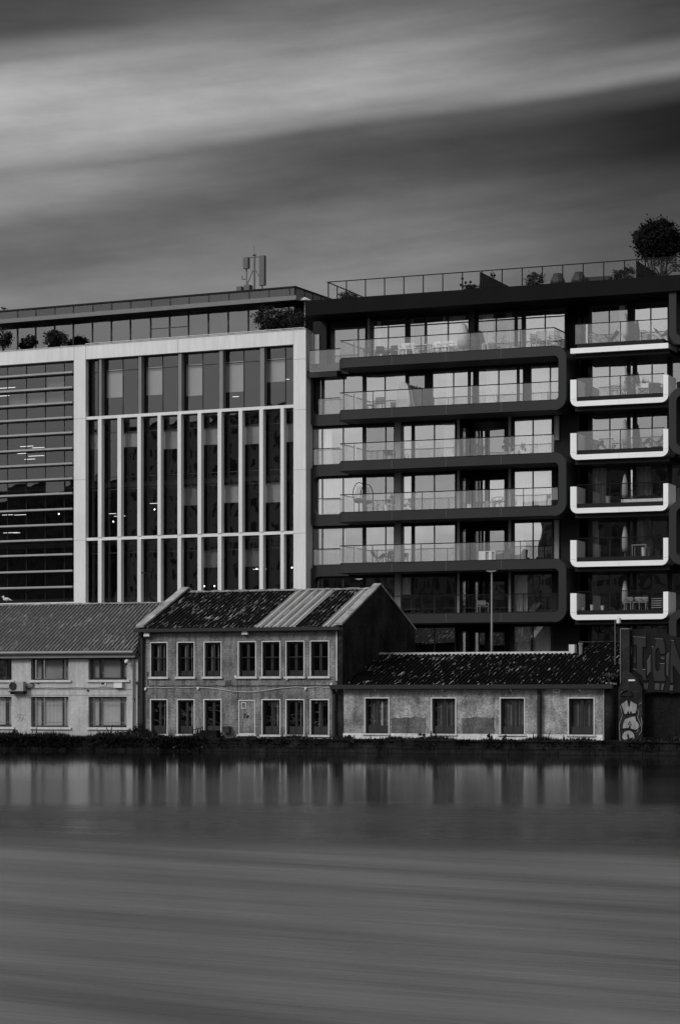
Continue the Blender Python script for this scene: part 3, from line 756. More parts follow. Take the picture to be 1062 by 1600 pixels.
def opening_window(root, fr, a,b,za,zb, kind, trim=True, w=.02, sill=True):
    """window of the old houses at depth .18 behind the wall face"""
    ua,ub=fr.U(a),fr.U(b); d=w+.16
    mb=MB(fr); fw=.075
    if kind=='tri':
        m1=ua+(ub-ua)*.235; m2=ua+(ub-ua)*.79
        bars=[m1,m2]
    else: bars=[(ua+ub)/2]
    fb=.09 if kind=='tri' else .14
    f=window(root,fr,ua,ub,za,zb,d,bars,[],.07 if kind=='tri' else .10,'cott_glass',[], 'frame' if kind=='tri' else 'frame', .08, bw=fb)
    if kind=='tri':
        c=MB(fr)
        ed=[ua+.07,m1-.05,m1+.05,m2-.05,m2+.05,ub-.07]
        for k in (0,2,4): c.box(ed[k]+.02,ed[k+1]-.02,d+.18,d+.2,za+.12,zb-.03)
        return f,c
    return f,None
def houses():
    fr=CT; U=fr.U; Z=fr.Z
    # ---------------- left house
    u0,u1=U(-90),U(216)
    ze=Z(110,1019.5); wr=4.9; zr=Z(110,945.5,wr)
    root=thing('riverside_house', fr.P(U(100),0,GZ), 'cream rendered two storey house with plain grey corrugated roof', 'house', 'old houses along the quay')
    wf=.12
    wz=[(Z(110,1062.5),Z(110,1029)),(Z(110,1136.5),Z(110,1089))]
    cols=[(-41.5,18.2),(48.3,107),(138.2,198)]
    ops=[(U(a,wf),U(b,wf),z0,z1) for a,b in cols for z0,z1 in wz]
    m=MB(fr); wall_open(m,u0,u1,GZ,ze,wf,wf+.35,ops); m.box(u0,u1,9.5,9.8,GZ,ze); m.build('wall', M['cream'], root)
    for ci,(a,b) in enumerate(cols):
        for wi,(z0,z1) in enumerate(wz):
            f,c=opening_window(root,fr,a,b,z0,z1,'tri',w=wf)
            if not(ci==0 and wi==0): c.build('blind', M['blind_dim' if wi==0 else 'blind'], f)
            s=MB(fr); s.box(U(a)-.12,U(b)+.12,wf-.10,wf+.02,z0-.13,z0-.02); s.build('sill', M['sill'], f)
            if wi==1:
                g=MB(fr); n=26
                for k in range(n): x=U(a)+.1+(U(b)-U(a)-.2)*k/(n-1); g.tube((x,wf+.08,z0+.05),(x,wf+.08,z1-.05),.008,4)
                for zz in (z0+.25,z1-.28): g.box(U(a)+.05,U(b)-.05,wf+.07,wf+.09,zz-.015,zz+.015)
                g.build('security_bars', M['pipe'], f)
    r=MB(fr); corr(r,fr,u0,u1-.02,-.32,ze+.02,wr,zr,.232,.075,lambda u:0); r.box(u0,u1-.05,wr+.02,wr+.3,zr-.3,zr-.02)
    r.prism([(wr,zr),(9.9,ze),(9.9,ze-.1),(wr,zr-.1)],u0,u1-.05,'u')
    r.prism([(-.3,ze-.02),(wr,zr-.03),(9.9,ze-.05),(9.9,ze-.12),(wr,zr-.14),(-.3,ze-.1)],u0,u1-.03,'u')
    rf=r.build('roof', M['roof_grey'], root)
    c=MB(fr); lumpy(c,u0,u1+1.3,wr,zr+.06,.16,.07); c.build('ridge_cap', M['cap'], rf)
    g=MB(fr); g.tube((u0,-.36,ze-.02),(U(213),-.36,ze-.02),.085,8); g.box(u0,u1-.1,-.22,wf+.3,ze-.3,ze-.12); g.build('gutter', M['gutter_grey'], root)
    g=MB(fr); g.box(u0,u1-.1,wf-.1,wf-.003,ze-.36,ze-.2); g.build('fascia', M['gutter'], root)
    g=MB(fr); x=U(208); g.path([(x,-.3,ze-.05),(x,wf-.1,ze-.4),(x,wf-.1,GZ+.1)],.05,8); g.build('drainpipe', M['pipe'], root)
    g=MB(fr); x=U(214.7); g.path([(x,wf-.06,Z(214,1068)),(x,wf-.06,GZ+.15)],.03,6); g.box(x-.09,x+.09,wf-.14,wf,Z(214,1070),Z(214,1065)); g.build('conduit', M['pipe_black'], root)
    g=MB(fr); zc=Z(100,1075.2); pts=[(U(-60)+k*.45,wf-.03,zc+.012*math.sin(k*1.7)) for k in range(23)]; g.path([p for p in pts if p[0]<U(214)],.014,5); g.build('cable', M['cable'], root)
    g=MB(fr); g.box(u0,U(205),wf-.012,wf-.002,Z(100,1077.6)-.015,Z(100,1077.6)+.015); g.box(u0,U(205),wf-.01,wf-.002,Z(100,1086.5)-.01,Z(100,1086.5)+.01); g.build('string_course', M['pipe'], root)
    for px,py,rr in ((133,1024.5,.12),(57.7,1067,.065),(136,1079,.06),(207.5,1092.5,.09)):
        g=MB(fr); g.blob((U(px),wf-.04,Z(px,py)),(rr,.07,rr),10,6); g.build('vent_cap', M['pipe_black'], root)
    # scrawled tag
    g=MB(fr)
    def stroke(mb,pts,ox,oy,sc,w_,rr=.012,wd=None):
        q=[(U(ox+x*sc),w_,Z(ox,oy+y*sc)) for x,y in pts]; mb.path(q,rr,4)
    S=[(3,0),(1,0),(0,1.5),(1,3),(2.6,4),(2.4,6),(0,7)]
    stroke(g,S,25,1116,1.5,wf-.003); stroke(g,S,29.5,1117,1.5,wf-.003); stroke(g,[(4,1),(2,0),(.4,2),(.2,5),(2,6.6),(4,6)],34,1117,1.3,wf-.003)
    g.build('graffiti_tag', M['pipe'], root)

    # ---------------- middle house
    u0,u1=U(219.5),U(527.3); ze=Z(376,983); wr=5.4; zr=Z(440,923.5,wr); wb=10.8
    root=thing('riverside_house', fr.P(U(376),0,GZ), 'two storey pebble dashed house with mossy roof, pale skylight sheets and dark gable', 'house', 'old houses along the quay')
    zu=(Z(376,1057),Z(376,1003.5)); zl=(Z(376,1147.5),Z(376,1094))
    colsU=[(235.9,260.8),(277.8,303),(319.4,345),(373,399),(410,437),(447.5,474.4),(485.6,512.8)]
    ops=[]
    for i,(a,b) in enumerate(colsU):
        ops.append((U(a),U(b),zu[0],zu[1]))
        if i!=3: ops.append((U(a),U(b),zl[0],zl[1]))
    m=MB(fr); wall_open(m,u0+.25,u1-.02,GZ,ze,0,.32,ops); m.build('front_wall', M['pebble'], root)
    for i,(a,b) in enumerate(colsU):
        for (z0,z1),low in ((zu,False),(zl,True)):
            ua,ub=U(a),U(b)
            if low and i==3:
                t=MB(fr); t.strip([(ua,z0),(ub,z0),(ub,z1),(ua,z1)],[(ua+.04,z0+.04),(ub-.04,z0+.04),(ub-.04,z1-.04),(ua+.04,z1-.04)],-.03,.02,True); f=t.build('blocked_window', M['trim'], root)
                v=MB(fr); v.strip([(ua+.15,z1-.45),(ua+.42,z1-.45),(ua+.42,z1-.12),(ua+.15,z1-.12)],[(ua+.18,z1-.42),(ua+.39,z1-.42),(ua+.39,z1-.15),(ua+.18,z1-.15)],-.025,.02,True); v.build('vent_frame', M['trim'], f)
                t=MB(fr)
                stroke(t,[(0,0),(5,0)],380,1116,1.0,-.012,.018); stroke(t,[(2.5,0),(1.5,6.5)],380,1116,1.0,-.012,.018); stroke(t,[(5,4.4),(8,3.8),(8.5,2.2),(6.5,2),(5,4),(5.6,6.3),(8.5,6)],380,1116,1.0,-.012,.018)
                t.build('graffiti_tag', M['paint_black'], f)
                s=MB(fr); s.box(ua-.08,ub+.08,-.1,-.001,z0-.10,z0-.01); s.build('sill', M['sill'], f)
                continue
            f,_=opening_window(root,fr,a,b,z0,z1,'pair',w=0)
            if low and i==2: f.name='door'
            p=MB(fr); mid=(ua+ub)/2
            for x0,x1 in ((ua+.1,mid-.07),(mid+.07,ub-.1)): p=MB(fr); p.box(x0,x1,.16,.2,z0+.1,z0+(.42 if low else .30)); p.build('kick_panel', M['door'], f)
            if not low: p=MB(fr); p.box(ua+.1,ub-.1,.165,.19,z0+.98,z0+1.02); p.build('cross_bar', M['door'], f)
            if low or i<3:
                c=MB(fr); 
                for q in range(2 if low else 3):
                    x=mid+R.uniform(-.25,.25); c.box(x,x+R.uniform(.04,.1),.34,.35,z0+.3,z1-.12)
                c.build('curtain', M['blind_dim'], f)
            t=MB(fr); tt=.045
            t.box(ua-tt,ua,-.025,.14,z0,z1+tt); t.box(ub,ub+tt,-.025,.14,z0,z1+tt); t.box(ua,ub,-.025,.14,z1,z1+tt); t.build('surround', M['trim'], f)
            if not low:
                b_=MB(fr)
                for q in range(8): x=ua+(ub-ua)*(q+.5)/8; b_.tube((x,.07,z0+.02),(x,.07,z0+.98),.009,4)
                b_.box(ua,ub,.06,.08,z0+.96,z0+.985); b_.build('guard_rail', M['rail'], f)
            s=MB(fr); s.box(ua-.12,ub+.12,-.13,.16,z0-.12,z0-.015); s.build('sill', M['sill'], f)
    # plinth in pieces (dirty gaps)
    p=MB(fr)
    zp=Z(376,1147.6)
    for a,b,dy in ((226,262,3),(262,308,0),(350,374,3),(374,404,-.5),(404,520,1.5)): p.box(U(a),U(b)-.003,-.03,-.002,GZ,zp-.12-dy*.03)
    p.build('plinth', M['plinth'], root)
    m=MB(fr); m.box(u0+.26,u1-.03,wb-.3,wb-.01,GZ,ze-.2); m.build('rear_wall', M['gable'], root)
    # gable walls with parapets
    for (ua,ub,nm) in ((u0-.12,u0+.25,'l'),(u1-.02,u1+.30,'r')):
        g=MB(fr); pa=.22
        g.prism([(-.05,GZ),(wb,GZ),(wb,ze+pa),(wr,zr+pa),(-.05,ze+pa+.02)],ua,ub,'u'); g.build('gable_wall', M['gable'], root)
        c=MB(fr); t=.10
        c.prism([(-.22,ze+pa-.08),(-.22,ze+pa+t-.06),(wr,zr+pa+t),(wb+.1,ze+pa+t-.06),(wb+.1,ze+pa-.06),(wr,zr+pa+.001)],ua-.05,ub+.05,'u'); c.build('coping', M['coping'], root)
    s=MB(fr); x=u1+.301
    s.box(x,x+.01,3.0,3.03,GZ+3.5,zr-.8); s.box(x,x+.012,5.3,7.2,zr-1.1,zr-1.07); s.box(x,x+.03,.95,1.05,GZ+1,GZ+4.5)
    s.build('wall_crack', M['pier_old'], root)
    a1,b1,a2,b2=U(397),U(466),U(506),U(527.3)
    r=MB(fr); corr(r,fr,u0+.25,u1-.02,-.30,ze+.05,wr,zr,.235,.07,lambda u: 1 if (a1<u<b1 or a2<u<b2) and ((u-a1)/.47)%1>.27 else 0)
    r.prism([(-.28,ze+.02),(wr,zr-.04),(wb,ze-.02),(wb,ze-.14),(wr,zr-.18),(-.28,ze-.1)],u0+.26,u1-.03,'u')
    rf=r.build('roof', [M['roof_dark'],M['sheet']], root)
    c=MB(fr); lumpy(c,u0+.25,u1-.02,wr,zr+.05,.17,.085); c.build('ridge_cap', M['cap'], rf)
    g=MB(fr); g.box(u0-.2,u1+.25,-.45,-.28,ze-.12,ze+.06); g.box(u0+.25,u1-.02,-.28,-.005,ze-.16,ze-.02); g.build('gutter', M['gutter'], root)
    g=MB(fr); x=U(223.6); g.path([(x,-.3,ze-.1),(x,-.1,ze-.45),(x,-.1,GZ+.05)],.095,8)
    g.build('drainpipe', M['pipe_black'], root)
    g=MB(fr); g.box(U(525.5),U(527.2),-.06,-.003,Z(526,1064),ze-.17); g.build('corner_strip', M['sill'], root)
    g=MB(fr); zc=Z(376,1074.3); k=0; pts=[]
    for px in range(226,524,6):
        sag = 7.5*math.sin(PI*(px-310)/150)**2 if 310<px<460 else .5*math.sin(px*.2)
        pts.append((U(px),-.04,zc-sag*.033))
    g.path(pts,.02,5); g.build('white_cable', M['cable_white'], root)
    g=MB(fr); zc=Z(376,1071.8); g.path([(U(231),-.03,Z(231,1050)),(U(231.5),-.03,zc+.05),(U(234),-.03,zc)]+[(U(px),-.03,zc+.012*math.sin(px)) for px in range(240,524,10)],.018,5)
    g.tube((U(371),-.03,Z(371,1060)),(U(371),-.03,Z(371,1094)),.012,4); g.build('cable', M['cable'], root)
    for px,py in ((228,1077),(310,1076),(478,1076.5),(448.8,1061),(368.8,1058),(518,1070)):
        g=MB(fr); g.blob((U(px),-.06,Z(px,py)),(.07,.07,.09),8,5); g.build('cable_clip', M['plastic'], root)
    g=MB(fr); g.box(U(351.5),U(361),-.02,-.002,Z(356,1072),Z(356,1063)); g.build('wall_patch', M['stain'], root)

    # ---------------- right bungalow
    u0,u1=U(528.5),U(941.5); ze=Z(735,1071.5); wr=5.3; zr=Z(735,1022,wr)
    root=thing('riverside_cottage', fr.P(U(735),0,GZ), 'single storey roughcast cottage with low black lichen spotted corrugated roof', 'house', 'old houses along the quay')
    cols=[(570.3,606.5),(674.5,711),(781.5,818.5),(888,927)]
    z0,z1=Z(735,1147),Z(735,1091.5)
    ub0=u0+.32+.02
    m=MB(fr); wall_open(m,u0+.02,u1,GZ,ze,.02,.34,[(U(a,.02),U(b,.02),z0,z1) for a,b in cols]); m.build('front_wall', M['rough'], root)
    for i,(a,b) in enumerate(cols):
        f,_=opening_window(root,fr,a,b,z0,z1,'pair',w=.02); f.name='french_window'
        ua,ub=U(a),U(b); mid=(ua+ub)/2
        for x0,x1 in ((ua+.1,mid-.07),(mid+.07,ub-.1)): p=MB(fr); p.box(x0,x1,.18,.215,z0+.1,z0+.40); p.build('kick_panel', M['door'], f)
        if i<3:
            c=MB(fr); x=mid+(-.02 if i else .1); c.box(x,x+.11,.33,.34,z0+.4,z1-.15); c.build('curtain', M['blind'], f)
        c=MB(fr); pleat(c,ua+.1,ub-.1,z0+.4,z1-.1,.42); c.build('drape', M['pier'], f)
        t=MB(fr); tt=.05
        t.box(ua-tt,ua,-.01,.16,z0,z1+tt); t.box(ub,ub+tt,-.01,.16,z0,z1+tt); t.box(ua,ub,-.01,.16,z1,z1+tt); t.build('surround', M['trim'], f)
        s=MB(fr); s.box(ua-.12,ub+.12,-.11,.18,z0-.09,z0-.012); s.build('sill', M['sill'], f)
    p=MB(fr); zp=Z(735,1147)
    edges=[U(530)]+[x for a,b in cols for x in (U(a)-.12,U(b)+.12)]+[u1-.003]
    for k in range(0,len(edges),2): p.box(edges[k],edges[k+1],-.03,.018,GZ,zp)
    for k in range(1,len(edges)-1,2): p.box(edges[k],edges[k+1],-.03,.018,GZ,z0-.093)
    p.build('plinth', M['plinth'], root)
    for a,b,c_,d in ((612,665,1121,1146),(722,772,1121,1146)):
        s=MB(fr); e=lambda: R.uniform(-1.6,1.6); n=9
        s.prism([(U(a+(b-a)*k/n),Z(640,d)) for k in range(n+1)]+[(U(b+e()),Z(640,d+(c_-d)*k/5)) for k in range(1,5)]+[(U(b-(b-a)*k/n),Z(640,c_+e())) for k in range(n+1)]+[(U(a+e()),Z(640,c_+(d-c_)*k/5)) for k in range(1,5)],.012,.0195,'w'); s.build('wall_patch', M['stain'], root)
    s=MB(fr); s.box(U(541),u1-.01,.008,.0195,Z(735,1089),ze-.22); s.build('upper_band', M['stain'], root) if False else None
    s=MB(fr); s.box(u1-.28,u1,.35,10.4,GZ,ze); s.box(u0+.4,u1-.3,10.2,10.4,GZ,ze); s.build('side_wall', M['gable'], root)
    ur=U(889)
    r=MB(fr); corr(r,fr,u0+.32,U(958),-.3,ze+.03,wr,zr,.235,.05,lambda u:0)
    r.prism([(-.28,ze),(wr,zr-.04),(10.4,ze-.05),(10.4,ze-.14),(wr,zr-.18),(-.28,ze-.1)],u0+.33,U(957),'u')
    rf=r.build('roof', M['roof_black'], root)
    c=MB(fr); c.box(U(616,wr),U(889,wr),wr-.1,wr+.25,zr-.05,zr+.10); c.box(U(889,wr)+.01,U(898,wr),wr-.12,wr+.25,zr-.04,zr+.45); c.build('ridge_cap', M['sill'], rf)
    c=MB(fr); lumpy(c,U(590,wr),U(614,wr),wr,zr+.06,.16,.1); c.build('verge_lichen', M['cap'], rf)
    g=MB(fr); g.box(U(520),U(960),-.46,-.28,ze-.16,ze+.05); g.box(u0+.34,U(941),-.28,.015,ze-.18,ze-.02); g.build('gutter', M['gutter'], root)
    for px,rr in ((523.6,.115),(843.5,.115)):
        g=MB(fr); x=U(px); g.path([(x,-.33,ze-.12),(x,-.12,ze-.4),(x,-.12,GZ+.05)],rr,8); g.build('drainpipe', M['pipe_black'], root)
    g=MB(fr); g.path([(U(px),-.0,Z(735,1078.5)+.01*math.sin(px*.3)) for px in range(532,940,12)],.012,4); g.build('cable', M['cable_white'], root)
    for px in (586.5,691.5,798.5,906):
        g=MB(fr); g.blob((U(px),-.05,Z(px,1078)),(.06,.07,.09),8,5); g.tube((U(px),-.05,Z(px,1081)),(U(px),-.05,Z(px,1075)),.03,6); g.build('cable_clip', M['plastic'], root)
    # ---------------- taller dark roof beyond the bungalow
    root=thing('outbuilding', fr.P(U(930,6),6,GZ), 'dark outbuilding with lichen dotted sloping roof behind the far end of the cottage', 'outbuilding')
    r=MB(fr); z3=Z(935,1004,9); zq=Z(935,1030,4.6)
    corr(r,fr,U(896,5.3),U(969,5.3),4.6,zq+.06,9.0,z3,.235,.05,lambda u:0)
    r.prism([(4.6,zq+.03),(9.0,z3-.05),(13,zq),(13,zq-.1),(9,z3-.15),(4.6,zq-.1)],U(896,5.3)+.02,U(969,5.3)-.02,'u')
    r.build('roof', M['roof_black'], root)
    r=MB(fr); r.box(U(896,5.3)+.1,U(969,5.3)-.1,5.5,12.8,GZ,zq-.12); r.build('wall', M['darkwall'], root)
    r=MB(fr); lumpy(r,U(905,9),U(969,9),9.0,z3+.04,.1,.05,.35); r.build('ridge_cap', M['gable'], root)
    r=MB(fr); r.lathe(0,0,[(.01,0)],3) if False else None
    r=MB(fr); x=U(907,5); r.lathe(x,5,[(.1,zq+.2),(.1,zq+.75),(.13,zq+.75),(.13,zq+.85)],8); r.build('chimney_pot', M['midgrey'], root)
houses()

# ------------------------------------------------------------------ fittings on the houses
def fittings():
    fr=CT; U=fr.U; Z=fr.Z
    t=thing('air_conditioner', fr.P(U(30),-.1,Z(30,1081)), 'outdoor air conditioning unit with round fan on cream wall', 'air conditioner')
    b=MB(fr); b.box(U(18.5),U(40.5),-.3,.02,Z(30,1080),Z(30,1065.5)); b.build('casing', M['cover'], t)
    b=MB(fr); c=(U(24.5),-.32,Z(24,1072.5))
    for k in range(3): b.strip([(c[0]+(.23-.07*k)*math.cos(a),c[2]+(.23-.07*k)*math.sin(a)) for a in [i*PI/10 for i in range(20)]],[(c[0]+(.2-.07*k)*math.cos(a),c[2]+(.2-.07*k)*math.sin(a)) for a in [i*PI/10 for i in range(20)]],-.33,-.302,True)
    b.prism([(c[0]+.22*math.cos(a),c[2]+.22*math.sin(a)) for a in [i*PI/10 for i in range(20)]],-.31,-.3005,'w'); b.build('fan', M['dkplastic'], t)
    b=MB(fr); b.box(U(18),U(41),-.34,.1,Z(30,1081.5),Z(30,1080.2)); b.box(U(20),U(21),-.3,.1,Z(30,1085),Z(30,1081.5)); b.box(U(38),U(39.2),-.3,.1,Z(30,1085),Z(30,1081.5)); b.build('bracket', M['dkplastic'], t)
    b=MB(fr); b.path([(U(41),-.05,Z(30,1072)),(U(44),-.02,Z(30,1076)),(U(47),.08,Z(30,1075))],.03,5); b.build('hose', M['dkplastic'], t)
    t=thing('junction_box', fr.P(U(49),.05,Z(49,1074)), 'small dark junction box beside the air conditioning unit', 'junction box')
    b=MB(fr); b.box(U(46.3),U(51),0,.115,Z(49,1073),Z(49,1068.5)); b.build('casing', M['midgrey'], t); b=MB(fr); b.box(U(46),U(51.4),-.02,.115,Z(49,1068.4),Z(49,1067.6)); b.build('lid', M['dkplastic'], t)
    t=thing('wall_sign', fr.P(U(160),.05,Z(160,1071)), 'small framed dark sign under the right upper window of the cream house', 'sign')
    b=MB(fr); b.box(U(155.5),U(164.5),.07,.117,Z(160,1071.5),Z(160,1065.5)); b.build('board', M['plastic'], t)
    b=MB(fr); b.box(U(156.4),U(162.6),.06,.0695,Z(160,1070),Z(160,1066.8)); b.build('lettering', M['dkplastic'], t)
    t=thing('cable_box', fr.P(U(186),.05,Z(186,1076)), 'plain white utility box above the cable on the cream wall', 'utility box')
    b=MB(fr); b.box(U(179),U(191.5),-.1,.117,Z(186,1075),Z(186,1067.5)); b.build('casing', M['plastic'], t); b=MB(fr); b.box(U(178.5),U(192),-.12,.117,Z(186,1067.3),Z(186,1066)); b.build('lid', M['cover'], t)
    t=thing('security_camera', fr.P(U(201),-.1,Z(201,1039)), 'white dome camera by the top right corner of the cream house', 'security camera')
    b=MB(fr); b.blob((U(200.5),-.2,Z(201,1034)),(.12,.12,.12),12,8); b.build('housing', M['plastic'], t,True); b=MB(fr); b.tube((U(204),.12,Z(201,1031)),(U(200.5),-.2,Z(201,1032)),.04); b.box(U(202.5),U(205.5),.06,.117,Z(201,1035),Z(201,1029)); b.build('bracket', M['cover'], t)
    b=MB(fr); b.blob((U(200),-.22,Z(201,1037.4)),(.085,.085,.085),10,6); b.build('lens_dome', M['dkplastic'], t,True)
    for px,py,lb in ((232.5,992,'white floodlight at the left corner of the pebble dashed house'),(385.5,989,'white floodlight above the middle of the pebble dashed house')):
        t=thing('floodlight', fr.P(U(px),-.2,Z(px,py)), lb, 'floodlight', 'floodlights on the pebble dashed house')
        b=MB(fr); u=U(px); z=Z(px,py); b.prism([(u-.17,z-.09),(u+.17,z-.09),(u+.14,z+.09),(u-.14,z+.09)],-.3,-.12,'w'); b.build('casing', M['plastic'], t)
        b=MB(fr); b.box(u-.03,u+.03,-.12,-.001,z-.04,z+.04); b.box(u-.19,u+.19,-.22,-.16,z-.13,z-.092); b.build('bracket', M['midgrey'], t)
    t=thing('meter_box', fr.P(U(356),-.2,Z(356,1145)), 'black box on the wall beside the doorway steps', 'box')
    b=MB(fr); b.box(U(350.5),U(361),-.28,-.033,Z(356,1145),Z(356,1137.5)); b.build('casing', M['dkplastic'], t); b=MB(fr); b.prism([(-.31,Z(356,1137.4)),(-.033,Z(356,1136)),(-.033,Z(356,1135.2)),(-.31,Z(356,1136.6))],U(350),U(361.5),'u'); b.build('lid', M['dkplastic'], t)
    t=thing('doorstep', fr.P(U(332),-.6,GZ), 'short dark flight of steps up to the house door', 'steps')
    b=MB(fr)
    for k in range(3): b.box(U(312+3*k),U(350-3*k),-.95+.25*k,-.04,GZ+.0+.14*k,GZ+.14*(k+1)-.002)
    b.build('tread', M['darkwall'], t); b=MB(fr); b.path([(U(312),-.85,GZ),(U(312),-.85,GZ+.45),(U(318),-.1,GZ+.55)],.02); b.build('handrail', M['rail'], t)
    t=thing('wall_sign', fr.P(U(869),-.02,Z(869,1079)), 'small pale lettered name plate on the cottage wall near the downpipe', 'sign')
    b=MB(fr); b.box(U(863.5),U(874.5),-.01,.018,Z(869,1083),Z(869,1076.3)); b.build('plate', M['plastic'], t)
    b=MB(fr)
    for k in range(4): b.box(U(866+k*1.8),U(867+k*1.8),-.016,-.0105,Z(869,1081),Z(869,1078.5))
    b.build('lettering', M['dkplastic'], t)
    # gulls
    for px,py,w_,fr_,lb,sc,mt in ((10,942,4.9,CT,'pale gull standing on the ridge of the corrugated roof',1.0,'bird'),):
        u=fr_.U(px,w_); z=fr_.Z(px,py,w_)
        b=MB(); c=Vector(fr_.P(u,w_,z))
        t=thing('gull', c, lb, 'bird')
        b.blob((0,0,.20),(.20,.10,.10),12,7); b.blob((-.17,0,.34),(.065,.06,.065),10,6); b.tube((-.12,0,.24),(-.165,0,.33),.07,8,0,.05); b.tube((-.22,0,.335),(-.30,0,.32),.02,5,0,.006); b.tube((.14,0,.19),(.34,0,.13),.06,6,0,.02)
        b.build('body', M[mt], t, True)
        b=MB(); b.tube((-.02,.03,0),(-.02,.03,.12),.01,4); b.tube((-.02,-.03,0),(-.02,-.03,.12),.01,4); b.build('leg', M['midgrey'], t)
    # graffiti pier, post and board at the right
    t=thing('gate_pier', fr.P(U(951),0,GZ), 'weathered round topped pillar at the right end of the cottage', 'pillar')
    b=MB(fr); b.lathe(U(951.5,.3),.3,[(.33,GZ),(.33,Z(951,1070))],16); b.build('shaft', M['pier_old'], t, True); b=MB(fr); b.lathe(U(951.5,.3),.3,[(.38,Z(951,1070)),(.38,Z(951,1067))],16); b.build('cap', M['sill'], t)
    b=MB(fr); b.path([(U(943),-.02,Z(943,1072)),(U(943),-.02,Z(943,1158))],.025,5); b.build('white_pipe', M['cable_white'], t)
    t=thing('concrete_post', fr.P(U(976,-.1),-.1,GZ), 'tall stained concrete post beside the graffiti board', 'post')
    b=MB(fr); b.box(U(969,-.1),U(983,-.1),-.1,.35,Z(976,1078),Z(976,983.5)); b.build('shaft', M['pier_old'], t)
    b=MB(fr); b.box(U(968.6,-.1),U(969.6,-.1),-.14,-.101,Z(976,1078),Z(976,983)); b.box(U(969,-.1),U(983,-.1),-.12,.36,Z(976,983.4),Z(976,982)); b.build('edge_trim', M['midgrey'], t)
    t=thing('graffiti_wall', fr.P(U(985,-.2),-.2,GZ), 'stub wall with pale stacked graffiti shapes outlined in black', 'wall')
    b=MB(fr); w_=-.2
    b.prism([(U(966,w_),GZ),(U(1003,w_),GZ),(U(1003,w_),Z(985,1077)),(U(996,w_),Z(985,1062)),(U(985,w_),Z(985,1052)),(U(974,w_),Z(985,1046)),(U(966,w_),Z(985,1078))],w_,.3,'w'); b.build('wall', M['pier_old'], t)
    def poly(mb,pts,ox,oy,sc,d0,d1): mb.prism([(U(ox+x/sc,w_),Z(ox+30,oy+y/sc,w_)) for x,y in pts][::-1],d0,d1,'w')
    def outline(mb,pts,ox,oy,sc,d,r):
        q=[(U(ox+x/sc,w_),d,Z(ox+30,oy+y/sc,w_)) for x,y in pts]; mb.path(q+[q[0]],r,4)
    A=[[(465,470),(590,385),(620,520),(640,400),(775,480),(770,560),(750,650),(530,670)],
       [(530,745),(660,700),(740,690),(760,780),(815,850),(800,920),(750,960),(600,925),(490,935),(500,840)],
       [(605+122*math.cos(a),1070+118*math.sin(a)) for a in [i*PI/10 for i in range(20)]]]
    pa=MB(fr); ol=MB(fr)
    for p in A: poly(pa,p,930,1060,11.8,w_-.006,w_-.001); outline(ol,p,930,1060,11.8,w_-.012,.028)
    ol.path([(U(930+x/11.8,w_),w_-.012,Z(960,1060+y/11.8,w_)) for x,y in ((600,860),(630,790),(665,865),(600,845))],.016,4)
    for x,y in ((600,640),(655,640),(630,905),(600,1060)): ol.blob((U(930+x/11.8,w_),w_-.01,Z(960,1060+y/11.8,w_)),(.05,.02,.09),8,5)
    # round dark dome above, pale scrawl at the side
    outline(ol,[(575+105*math.cos(a),330-100*math.sin(a)) for a in [i*PI/8 for i in range(9)]],930,1060,11.8,w_-.01,.05)
    f=pa.build('graffiti', M['paint_pale'], t); ol.build('graffiti_outline', M['paint_black'], f)
    s=MB(fr); 
    for p in ([(800,490),(850,450)],[(455,500),(500,680),(440,860),(455,1150)],[(780,560),(800,640),(770,720),(840,850),(760,1000)],[(470,260),(575,230),(680,290),(690,330)],[(840,720),(860,800),(850,980),(800,1050)],[(550,330),(575,320),(600,350)]):
        s.path([(U(930+x/11.8,w_),w_-.014,Z(960,1060+y/11.8,w_)) for x,y in p],.014,4)
    s.build('graffiti_highlight', M['paint_pale'], f)
    s=MB(fr); s.box(U(982,w_),U(992,w_),w_-.06,w_-.001,Z(985,1064.5),Z(985,1062)); s.build('white_label', M['plastic'], t)
    # board with lettering
    t=thing('graffiti_board', fr.P(U(1020,.1),.1,GZ), 'raised dark hoarding sprayed with big grey block letters TCN', 'hoarding')
    w_=.1
    b=MB(fr); b.prism([(U(983.5,w_),Z(1010,1081,w_)),(U(1085,w_),Z(1010,1083,w_)),(U(1085,w_),Z(1010,1001,w_)),(U(1062,w_),Z(1010,997,w_)),(U(1028,w_),Z(1010,988,w_)),(U(1025,w_),Z(1010,981,w_)),(U(1016,w_),Z(1010,983,w_)),(U(983.5,w_),Z(1010,983,w_))],w_,w_+.12,'w'); bd=b.build('board', M['panel'], t)
    L=[[(285,250),(500,260),(500,440),(445,440),(445,790),(500,800),(500,955),(545,990),(430,995),(430,925),(285,810),(285,785),(345,790),(335,780),(335,410),(285,410)],
       [(650,285),(780,290),(820,420),(820,560),(725,560),(710,470),(690,455),(655,520),(655,760),(680,830),(715,800),(720,695),(810,700),(810,900),(830,950),(815,1010),(630,1005),(600,880),(585,420),(635,420)],
       [(905,310),(960,320),(1075,680),(1180,900),(1180,330),(1260,330),(1260,1020),(1120,1020),(945,740),(955,1040),(890,1040),(890,720),(895,500)]]
    L2=[[(460,1030),(545,1035),(525,1150),(455,1140)],[(640,1030),(735,1035),(720,1160),(635,1155)],[(750,1035),(810,1035),(780,1160),(735,1155)],[(890,1060),(960,1065),(945,1170),(880,1165)],
        [(510,660),(580,520),(580,850),(510,930)],[(830,560),(885,500),(870,950),(830,900)],[(735,590),(810,590),(810,660),(735,640)],[(245,450),(275,360),(275,560),(240,590)],[(300,600),(325,480),(325,700),(295,720)]]
    pa=MB(fr); ol=MB(fr); p2=MB(fr); hl=MB(fr)
